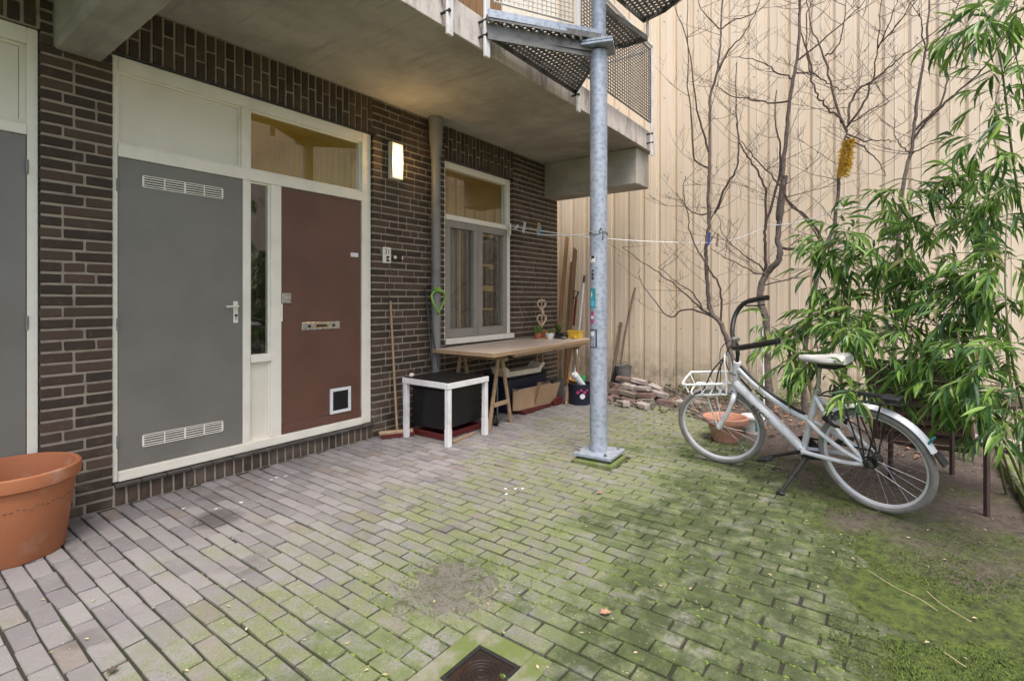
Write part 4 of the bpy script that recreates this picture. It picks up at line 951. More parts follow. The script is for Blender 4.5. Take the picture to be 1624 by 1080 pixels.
m = MB(); m.tube([(.118 * math.cos(t), 0 - .02 * math.sin(t), .245 + .06 * math.sin(t)) for t in [math.pi * i / 10 for i in range(11)]], .004, 6); m.build('bail_handle', MT['dark_steel'], gb)
# rubble: each loose brick is a thing
rub = [(6.15, -1.42, 0, 0), (6.20, -1.66, 0, 0), (6.38, -1.38, 0, 1), (6.42, -1.60, 0, 2), (6.55, -1.84, 0, 1), (6.62, -1.52, 0, 2), (6.42, -1.20, 0, 1), (6.66, -1.30, 0, 2), (6.30, -1.08, 0, 1), (6.50, -1.02, 0, 2), (6.82, -1.66, 0, 1), (6.78, -1.95, 0, 2),
       (6.44, -1.36, 1, 2), (6.48, -1.58, 1, 1), (6.64, -1.72, 1, 0), (6.62, -1.42, 1, 1), (6.50, -1.16, 1, 1), (6.70, -1.20, 1, 2), (6.40, -1.0, 1, 1), (6.82, -1.45, 1, 2),
       (6.58, -1.50, 2, 0), (6.62, -1.28, 2, 0), (6.72, -1.62, 2, 0), (6.60, -1.08, 2, 1), (6.78, -1.36, 2, 1), (6.74, -1.16, 3, 1), (6.70, -1.40, 3, 0),
       (6.95, -1.80, 0, 1), (6.98, -2.10, 0, 2), (6.75, -2.22, 0, 0), (6.62, -2.05, 0, 0)]
RN = ['pale mortar coated brick in the rubble heap by the ribbed wall', 'reddish brown brick in the rubble heap by the ribbed wall', 'mossy brick in the rubble heap by the ribbed wall']
for (x, y, l, k) in rub:
    m = MB(); a, b_, h = random.uniform(.09, .115), random.uniform(.045, .06), random.uniform(.03, .036); m.box(-a, a, -b_, b_, -h, h, .010)
    m.v = [(p[0] + random.uniform(-.008, .008), p[1] + random.uniform(-.008, .008), p[2] + random.uniform(-.006, .006)) for p in m.v]
    o = m.build('loose_brick', MT[('stone', 'rubble_red', 'rubble_moss')[k]]); o.location = (x, y, .035 + l * .072 + random.uniform(0, .01)); o.rotation_euler = (random.gauss(0, .10), random.gauss(0, .10), R(90) + random.gauss(0, .45)); tag(o, RN[k], 'brick', ('pale bricks in the rubble heap', 'reddish bricks in the rubble heap', 'mossy bricks in the rubble heap')[k])
m = MB()
for i in range(420):
    x = random.uniform(6.05, 7.4); y = random.uniform(-2.5, -.95); s_ = random.uniform(.010, .035); m.cbox((x, y, .01 + random.uniform(0, .10) * (x - 5.9)), (s_ * 1.6, s_ * 1.2, s_), (random.uniform(0, 3), random.uniform(0, 3), random.uniform(0, 3)), s_ * .2)
tag(m.build('rubble', MT['rubble_moss']), 'small broken bits and grit between the loose bricks', 'rubble', kind='stuff')
m = MB()
for i in range(1500):
    y = random.uniform(-4.3, -1.75); x = 7.42 - abs(random.gauss(0, .16)); z = .06 + abs(random.gauss(0, .06)); p = Vector((x, y, z)); t = Vector((random.gauss(-.4, .6), random.gauss(0, .7), random.gauss(.2, .5))).normalized() * random.uniform(.02, .05); s2 = t.cross(Vector((.3, .2, 1))).normalized() * random.uniform(.008, .018)
    m.add([p, p + t * .5 - s2, p + t, p + t * .5 + s2], [(0, 1, 2, 3)])
tag(m.build('ground_cover', MT['leaf']), 'low dark green plants along the foot of the ribbed wall', 'ground cover', kind='stuff')
# pots
tub = thing('terracotta_tub', 'large empty terracotta tub cut off at the picture edge', 'tub', (.615, -.335, 0))
m = MB(); m.lathe([(0, 0), (.205, 0), (.215, .012), (.262, .39), (.268, .395), (.284, .405), (.288, .435), (.286, .468), (.276, .476), (.262, .470), (.252, .43), (.245, .39), (.20, .03), (0, .03)], 56); m.build('tub_body', MT['terracotta'], tub, True)
m = MB(); n_ = 64
for i in range(n_):
    a = 2 * math.pi * i / n_; r_ = .2525; z = .306 + .006 * math.sin(i * 1.9); m.cbox((r_ * math.cos(a), r_ * math.sin(a), z), (.004, .014, .007), (0, 0, a + .3 * math.sin(i)), .001)
m.build('leaf_relief', MT['plank_dark'], tub)
m = MB(); m.lathe([(0, .06), (.20, .06)], 24); m.build('soil', MT['joint'], tub)
tp = thing('terracotta_pot', 'pale terracotta pot behind the bicycle front wheel', 'plant pot', (5.30, -2.88, .0))
m = MB(); m.lathe([(0, 0), (.115, 0), (.165, .17), (.172, .18), (.205, .182), (.212, .20), (.212, .235), (.195, .24), (.18, .225), (.165, .17), (.11, .02), (0, .02)], 32); m.build('pot_body', MT['terracotta_pale'], tp, True)
m = MB(); m.lathe([(0, .17), (.165, .165)], 20); m.build('soil', MT['joint'], tp)
wp = thing('white_pot', 'small white plastic pot with teal print beside the terracotta pot', 'plant pot', (5.72, -3.06, .0))
m = MB(); m.lathe([(0, 0), (.085, 0), (.115, .165), (.13, .17), (.13, .19), (.108, .19), (.08, .02), (0, .02)], 26); m.build('pot_body', MT['pot_white'], wp, True)
m = MB(); m.lathe([(.0945, .05), (.1135, .15)], 10, a0=R(195), a1=R(235)); m.build('print', MT['teal'], wp, True)
# stones and kerb by the bamboo
kt = thing('edging_kerb', 'mossy concrete edging kerb beside the bamboo', 'kerb', (4.9, -4.95, 0))
for i in range(3):
    kb = MB(); kb.box(-.92 + i * .62, -.31 + i * .62, -.04, .05, -.05, .10 + .006 * i, .018); kb.build('kerb_stone', MT['kerb_moss'], kt)
for k, (x, y, a, b_, h, rz) in enumerate(((6.50, -4.50, .11, .07, .06, .3), (6.42, -4.78, .20, .05, .035, 1.5), (6.8, -4.6, .12, .09, .07, .8), (6.35, -5.05, .22, .06, .04, 1.4), (6.9, -4.2, .10, .07, .05, .2))):
    m = MB(); m.box(-a, a, -b_, b_, -h, h, .02); m.v = [(p[0] + random.uniform(-.015, .015), p[1] + random.uniform(-.012, .012), p[2] + random.uniform(-.01, .01)) for p in m.v]
    o = m.build('border_stone', MT['stone']); o.location = (x, y, .06 + h * .6); o.rotation_euler = (0, random.gauss(0, .06), rz); tag(o, 'pale stone bordering the soil under the bamboo', 'stone', 'border stones under the bamboo')
# dark slatted garden table
gt = thing('garden_table', 'dark slatted garden table on thin brown legs half hidden by bamboo', 'table', (4.86, -4.63, 0), (0, 0, R(44)))
for sx in (-1, 1):
    for sy in (-1, 1):
        m = MB(); m.box(sx * .355 - .013, sx * .355 + .013, sy * .27 - .013, sy * .27 + .013, 0, .655, .002); m.build('leg', MT['brown_steel'], gt)
m = MB(); m.box(-.37, .37, -.295, -.27, .6555, .69, .002); m.box(-.37, .37, .27, .295, .6555, .69, .002); m.build('rail', MT['brown_steel'], gt)
for i in range(10):
    m = MB(); m.box(-.37 + i * .074, -.31 + i * .074, -.31, .31, .6905, .712, .003); m.build('slat', MT['slat'], gt)
# leaning dark louvred panel behind the table
lv = thing('louvre_panel', 'dark brown louvred wooden panel standing behind the bamboo', 'panel', (5.95, -4.42, .04), (0, R(8), R(62)))
m = MB(); m.box(-.40, -.35, -.02, .02, 0, .80, .003); m.box(.35, .40, -.02, .02, 0, .80, .003); m.box(-.3495, .3495, -.02, .02, .76, .80, .003); m.box(-.3495, .3495, -.02, .02, 0, .04, .003); m.build('panel_frame', MT['slat'], lv)
for i in range(9):
    m = MB(); m.cbox((0, 0, .09 + i * .078), (.695, .010, .084), (R(16), 0, 0), .002); m.build('slat', MT['slat'], lv)

fk_ = MB()
for (x, y) in ((2.05, -.36), (2.10, -.34), (2.16, -.37), (1.42, -.42), (1.70, -.62), (1.55, -.60), (3.02, -1.98), (2.98, -1.92), (3.06, -2.02), (2.9, -1.99)):
    n = 9; v = [(x, y, .0045)]
    for i in range(n): a = 6.283 * i / n; rr = random.uniform(.006, .016); v.append((x + rr * 1.4 * math.cos(a), y + rr * math.sin(a), .0032))
    fk_.add(v, [(0, 1 + i, 1 + (i + 1) % n) for i in range(n)])
tag(fk_.build('paint_flecks', MT['pot_white']), 'white flecks of paint spattered on the paving', 'paint', kind='stuff')
# ------------------------------------------------------------------ bicycle
psi, lean = 1.177, .18
u = Vector((math.cos(psi), math.sin(psi), 0)); nl = Vector((-u.y, u.x, 0)); upv = Vector((0, 0, 1)) * math.cos(lean) + nl * math.sin(lean); nn = upv.cross(u)
bike = thing('bicycle', 'white transport bicycle with black handlebar and front rack on its kickstand', 'bicycle')
bm = Matrix((u, nn, upv)).transposed().to_4x4(); bm.translation = (4.125, -4.125, .008); bike.matrix_world = bm
WB, WR = 1.138, .345
def wheel(cx, steer=0):
    wh = bpy.data.objects.new('wheel', None); col.objects.link(wh); wh.parent = bike; wh.location = (cx, 0, WR); wh.rotation_euler = (0, 0, steer); wh.empty_display_size = .05
    c = [(math.cos(2 * math.pi * i / 56), math.sin(2 * math.pi * i / 56)) for i in range(56)]
    m = MB(); m.tube([(a * .322, 0, b * .322) for a, b in c], .0235, 12, closed=True); ty = m.build('tyre', MT['tyre'], wh, True)
    m = MB(); prof = [(.300, -.014), (.312, -.014), (.312, .014), (.300, .014), (.289, .006), (.289, -.006)]; v = []; f = []; k = len(prof)
    for a, b in c: v += [(a * p[0], p[1], b * p[0]) for p in prof]
    for i in range(56):
        for j in range(k): f.append((i * k + j, i * k + (j + 1) % k, ((i + 1) % 56) * k + (j + 1) % k, ((i + 1) % 56) * k + j))
    m.add(v, f); m.build('rim', MT['alu'], wh, True)
    m = MB(); hr = .022 if cx > .5 else .042
    m.tube([(0, -.04, 0), (0, .04, 0)], hr, 14); m.tube([(0, -.062, 0), (0, .062, 0)], .009, 8); m.build('hub', MT['dark_steel'] if cx < .5 else MT['alu'], wh, True)
    m = MB()
    for i in range(28):
        a = 2 * math.pi * i / 28; s_ = 1 if i % 2 else -1; a2 = a + (.55 if i % 4 < 2 else -.55)
        m.tube([(hr * math.cos(a2), s_ * .032, hr * math.sin(a2)), (.292 * math.cos(a), 0, .292 * math.sin(a))], .0009, 4, cap=False)
    m.build('spokes', MT['chrome'], wh, kind='stuff'); return wh
ST = .42
wheel(0); fwh = wheel(WB, ST)
BB = (.46, 0, .295); HT1 = (.925, 0, .90); HT0 = (.975, 0, .665); STP = (.315, 0, .755)
m = MB(); m.tube([HT1, HT0], .030, 14); m.tube([(HT0[0] - .02, 0, HT0[2] + .06), BB], [.040, .033], 16)
m.tube(spline([(.915, 0, .845), (.80, 0, .745), (.65, 0, .645), (.50, 0, .570), (.395, 0, .535)], 4), .025, 12); m.tube([BB, STP], .022, 12); m.tube([(BB[0], -.036, BB[2]), (BB[0], .036, BB[2])], .027, 14)
for s_ in (-1, 1):
    m.tube(spline([(.40, s_ * .012, .535), (.30, s_ * .045, .475), (.15, s_ * .066, .395), (0, s_ * .068, .345)], 3), .0145, 8)
    m.tube(spline([(.325, s_ * .012, .715), (.24, s_ * .055, .61), (.10, s_ * .066, .44), (0, s_ * .068, .345)], 3), .0135, 8)
    m.tube(spline([(BB[0] - .01, s_ * .035, BB[2]), (.30, s_ * .058, .305), (.12, s_ * .066, .315), (0, s_ * .068, .345)], 3), .0155, 8)
frm = m.build('frame', MT['bike_white'], bike, True)
m = MB(); m.tube(spline([(.895, 0, .872), (.80, 0, .772), (.65, 0, .672), (.50, 0, .597), (.42, 0, .570)], 4), .014, 8); m.build('top_tube_cover', MT['black'], frm, True)
m = MB(); m.bar((.885, .036, .775), (.80, .036, .690), .004, .016, (0, 0, 1)); m.bar((.78, .027, .70), (.70, .027, .645), .004, .012, (0, 0, 1)); m.build('decal_stripe', MT['black'], frm)
dv = (Vector(BB) - Vector(HT0)).normalized(); upd = Vector((0, 1, 0)).cross(dv); upd = -upd if upd.z < 0 else upd
mm = Matrix((dv, dv.cross(Vector((0, -1, 0))) * -1, Vector((0, 1, 0)))).transposed().to_4x4()
yax = Vector((0, 1, 0)).cross(dv); mm = Matrix((dv, yax, Vector((0, 1, 0)))).transposed().to_4x4(); mm.translation = Vector(HT0).lerp(Vector(BB), .42) + Vector((0, .0385, 0)) + yax * .010
put_text('lettering', 'BECY', .066, MT['black'], frm, mm, .0006)
# fork, steered
fk = bpy.data.objects.new('fork', None); col.objects.link(fk); fk.parent = bike; fk.empty_display_size = .05
ax = (Vector(HT1) - Vector(HT0)).normalized(); fk.matrix_local = Matrix.Translation(HT0) @ Matrix.Rotation(ST, 4, ax) @ Matrix.Translation(-Vector(HT0))
fwh.parent = fk; fwh.rotation_euler = (0, 0, 0)
m = MB(); m.tube([HT0, (.982, 0, .632)], .020, 12)
for s_ in (-1, 1): m.tube(spline([(.982, s_ * .012, .632), (.990, s_ * .055, .600), (1.06, s_ * .060, .46), (WB, s_ * .060, WR)], 4), [.021] * 5 + [.018] * 4 + [.013] * 4, 10)
m.build('blade', MT['bike_white'], fk, True)
m = MB(); m.tube([HT1, (.912, 0, .96)], .014, 10); m.tube([(.912, 0, .955), (.905, 0, 1.04), (.925, 0, 1.08)], .016, 10); m.build('stem', MT['dark_steel'], fk, True)
# swept handlebar (set in frame coordinates)
hb = MB(); hpts = spline([(.80, -.30, 1.365), (.90, -.305, 1.35), (1.02, -.30, 1.315), (1.085, -.26, 1.22), (1.055, -.16, 1.11), (.97, -.05, 1.08), (.925, .0, 1.078), (.875, .09, 1.06), (.80, .18, 1.065), (.66, .235, 1.10), (.40, .25, 1.165)], 5)
hb.tube(hpts, .0185, 10); hbo = hb.build('handlebar', MT['black'], bike, True)
for a, b_ in ((0, 9), (len(hpts) - 8, len(hpts))):
    m = MB(); m.tube(hpts[a:b_], .0215, 10); m.build('grip', MT['dark_steel'], hbo, True)
m = MB(); m.tube([(1.0, -.285, 1.30), (.90, -.29, 1.30), (.82, -.285, 1.31)], .006, 6); m.build('brake_lever', MT['dark_steel'], hbo)
m = MB(); m.tube([(.925, -.035, 1.08), (.925, .035, 1.08)], .024, 12); m.build('clamp', MT['chrome'], hbo, True)
for k, pts in enumerate(([(.95, -.03, 1.09), (1.04, .03, 1.0), (1.06, .04, .80), (1.10, .03, .66)], [(.90, .06, 1.07), (.98, .06, .96), (.985, .03, .82), (.93, .03, .80)])):
    m = MB(); m.tube(spline(pts, 5), .004, 6); m.build('cable', MT['black'], hbo, True)
# saddle, seat post
m = MB(); m.tube([STP, (.285, 0, .93)], .013, 10); m.tube([(.322, 0, .735), (.312, 0, .775)], .024, 12); m.build('seat_post', MT['chrome'], bike, True)
sd_ = MB(); rings = [(.415, .016, .985, .022), (.385, .030, .985, .028), (.32, .040, .985, .032), (.24, .070, .990, .036), (.17, .098, 1.0, .040), (.12, .100, 1.005, .040), (.095, .075, 1.0, .030)]; v = []; f = []; n = 14
for (x, wd, zc, h) in rings:
    for j in range(n): a = 2 * math.pi * j / n; v.append((x, wd * math.cos(a), zc + h * (math.sin(a) if math.sin(a) > 0 else .75 * math.sin(a))))
for i in range(len(rings) - 1):
    for j in range(n): f.append((i * n + j, i * n + (j + 1) % n, (i + 1) * n + (j + 1) % n, (i + 1) * n + j))
f += [tuple(reversed(range(n))), tuple(range((len(rings) - 1) * n, len(rings) * n))]; sd_.add(v, f); so = sd_.build('saddle', MT['seat'], bike, True)
m = MB(); m.cbox((.20, 0, .955), (.16, .10, .035), (0, 0, 0), .012); m.build('saddle_base', MT['black'], so)
# crank, pedals, chain case
m = MB(); m.tube([(BB[0], .045, BB[2]), (.60, .055, .235), (.70, .06, .195)], [.014, .011, .012], 8); m.tube([(BB[0], -.045, BB[2]), (.32, -.055, .36), (.22, -.06, .395)], [.014, .011, .012], 8); m.build('crank', MT['dark_steel'], bike, True)
for (x, y, z) in ((.705, .105, .192), (.215, -.105, .397)):
    m = MB(); m.cbox((x, y, z), (.095, .085, .024), (0, R(15), 0), .006); m.cbox((x, y, z), (.10, .012, .03), (0, R(15), 0), .004); m.build('pedal', MT['black'], bike)
m = MB(); m.tube([(BB[0], -.042, BB[2]), (BB[0], -.047, BB[2])], .09, 28); m.bar((.46, -.045, .375), (.02, -.05, .385), .008, .012); m.bar((.46, -.045, .210), (.02, -.05, .305), .008, .012); m.build('chain_guard', MT['black'], bike)
# mudguard with flap
v = []; f = []; A0, A1, N = R(42), R(157), 34
for i in range(N + 1):
    a = A0 + (A1 - A0) * i / N
    for (dy, dr) in ((-.031, -.014), (-.024, -.002), (-.008, .004), (.008, .004), (.024, -.002), (.031, -.014)): v.append(((.372 + dr) * math.cos(a), dy, WR + (.372 + dr) * math.sin(a)))
for i in range(N):
    for j in range(5): f.append((i * 6 + j, i * 6 + j + 1, i * 6 + j + 7, i * 6 + j + 6))
m = MB(); m.add(v, f); mg = m.build('mudguard', MT['bike_white'], bike, True)
m = MB(); a = A1
m.add([(.378 * math.cos(a), -.03, WR + .378 * math.sin(a)), (.378 * math.cos(a), .03, WR + .378 * math.sin(a)), (.40 * math.cos(a + .20), .036, WR + .40 * math.sin(a + .20)), (.40 * math.cos(a + .20), -.036, WR + .40 * math.sin(a + .20)), (.368 * math.cos(a), -.03, WR + .368 * math.sin(a)), (.368 * math.cos(a), .03, WR + .368 * math.sin(a)), (.388 * math.cos(a + .20), .036, WR + .388 * math.sin(a + .20)), (.388 * math.cos(a + .20), -.036, WR + .388 * math.sin(a + .20))], [(0, 1, 2, 3), (7, 6, 5, 4), (0, 4, 5, 1), (1, 5, 6, 2), (2, 6, 7, 3), (3, 7, 4, 0)])
m.build('mud_flap', MT['black'], mg)
m = MB(); m.cbox((-.325, .0, .56), (.012, .05, .05), (0, R(-30), 0), .004); m.build('rear_reflector', MT['teal'], mg)
# rear rack
m = MB()
for y in (-.06, .06): m.tube(spline([(.30, y * .3, .735), (.24, y, .755), (.0, y, .760), (-.20, y, .765)], 3), .006, 6)
m.tube([(-.20, -.06, .765), (-.215, 0, .765), (-.20, .06, .765)], .006, 6); m.tube(spline([(.20, -.05, .765), (.215, -.03, .80), (.20, 0, .81), (.17, .02, .79), (.10, .03, .775)], 4), .006, 6)
for x in (.18, .08, -.02, -.12): m.tube([(x, -.06, .762), (x, .06, .762)], .005, 6)
for s_ in (-1, 1):
    for x in (.13, .05, -.10): m.tube([(x, s_ * .062, .758), (.01 + x * .08, s_ * .078, .365)], .0055, 6)
m.tube([(-.20, -.05, .775), (.16, -.03, .782)], .009, 6); rk = m.build('rear_rack', MT['black'], bike, True)
m = MB(); m.cbox((-.14, 0, .785), (.10, .09, .03), (0, 0, 0), .008); m.build('rear_light', MT['black'], rk)
m = MB(); m.tube([(.20 + .085 * math.cos(R(a)) * .35, .085 * math.sin(R(a)), .585 + .05 * math.cos(R(a))) for a in range(-150, 151, 15)], .012, 8); m.cbox((.235, .055, .60), (.05, .03, .07), (0, R(-40), 0), .008); m.build('ring_lock', MT['black'], bike, True)
m = MB(); m.tube(spline([(.02, .075, .36), (-.04, .085, .40), (-.05, .08, .50), (.06, .07, .60), (.30, .03, .66)], 5), .004, 6); m.build('gear_cable', MT['black'], bike, True)
m = MB(); m.cbox((.0, .075, .345), (.055, .03, .055), (0, R(20), 0), .010); m.build('gear_casing', MT['dark_steel'], bike)
# kickstand to the ground on the near side
inv = bm.inverted(); foot = inv @ Vector((4.07, -3.56, .012)); m = MB(); m.tube([(.43, .02, .255), tuple(Vector((.43, .02, .255)).lerp(foot, .97))], [.017, .013], 8); m.cbox((.43, .01, .258), (.06, .06, .03), (0, 0, 0), .006)
fo_ = MB(); fo_.sphere(tuple(foot), (.035, .02, .014), 8, 5); ks = m.build('kickstand', MT['dark_steel'], bike, True); fo_.build('foot', MT['dark_steel'], ks, True)
# front carrier on the fork
m = MB()
def rect(x0, x1, y, z0, z1): return [(x0, -y, z0), (x0, y, z0), (x1, y, z1), (x1, -y, z1)]
m.tube(spline([(1.02, -.13, .67), (1.33, -.14, .665), (1.39, -.10, .68), (1.39, .10, .68), (1.33, .14, .665), (1.02, .13, .67)], 3), .009, 8)
m.tube(spline([(1.03, -.15, .765), (1.40, -.16, .76), (1.455, -.12, .765), (1.455, .12, .765), (1.40, .16, .76), (1.03, .15, .765)], 3), .010, 8)
for x in (1.10, 1.19, 1.28): m.tube([(x, -.135, .668), (x, .135, .668)], .006, 6)
for (x, y) in ((1.455, -.11), (1.455, .11), (1.10, .155), (1.10, -.155), (1.28, .158), (1.28, -.158)): m.tube([(x, y, .763), (x - .035, y * .92, .672)], .007, 6)
m.tube(spline([(1.02, -.13, .67), (1.0, -.12, .82), (1.0, -.06, .955), (1.0, .06, .955), (1.0, .12, .82), (1.02, .13, .67)], 4), .010, 8)
for s_ in (-1, 1): m.tube([(1.22, s_ * .135, .665), (WB, s_ * .070, WR)], .007, 6)
m.tube([(1.02, 0, .67), (.99, 0, .64)], .012, 8); m.v = [(1.0 + (q[0] - 1.0) * .76 if q[2] > .6 else q[0], q[1] * .9, q[2]) for q in m.v]; fc = m.build('front_carrier', MT['pot_white'], fk, True)
m = MB(); m.tube(spline([(1.0, .05, .96), (1.10, .10, .86), (1.18, .13, .72), (1.27, .13, .67)], 4), .006, 6); m.tube(spline([(1.0, -.02, .96), (1.06, .05, .85), (1.10, .12, .70)], 4), .006, 6); m.build('bungee_strap', MT['black'], fc, True)
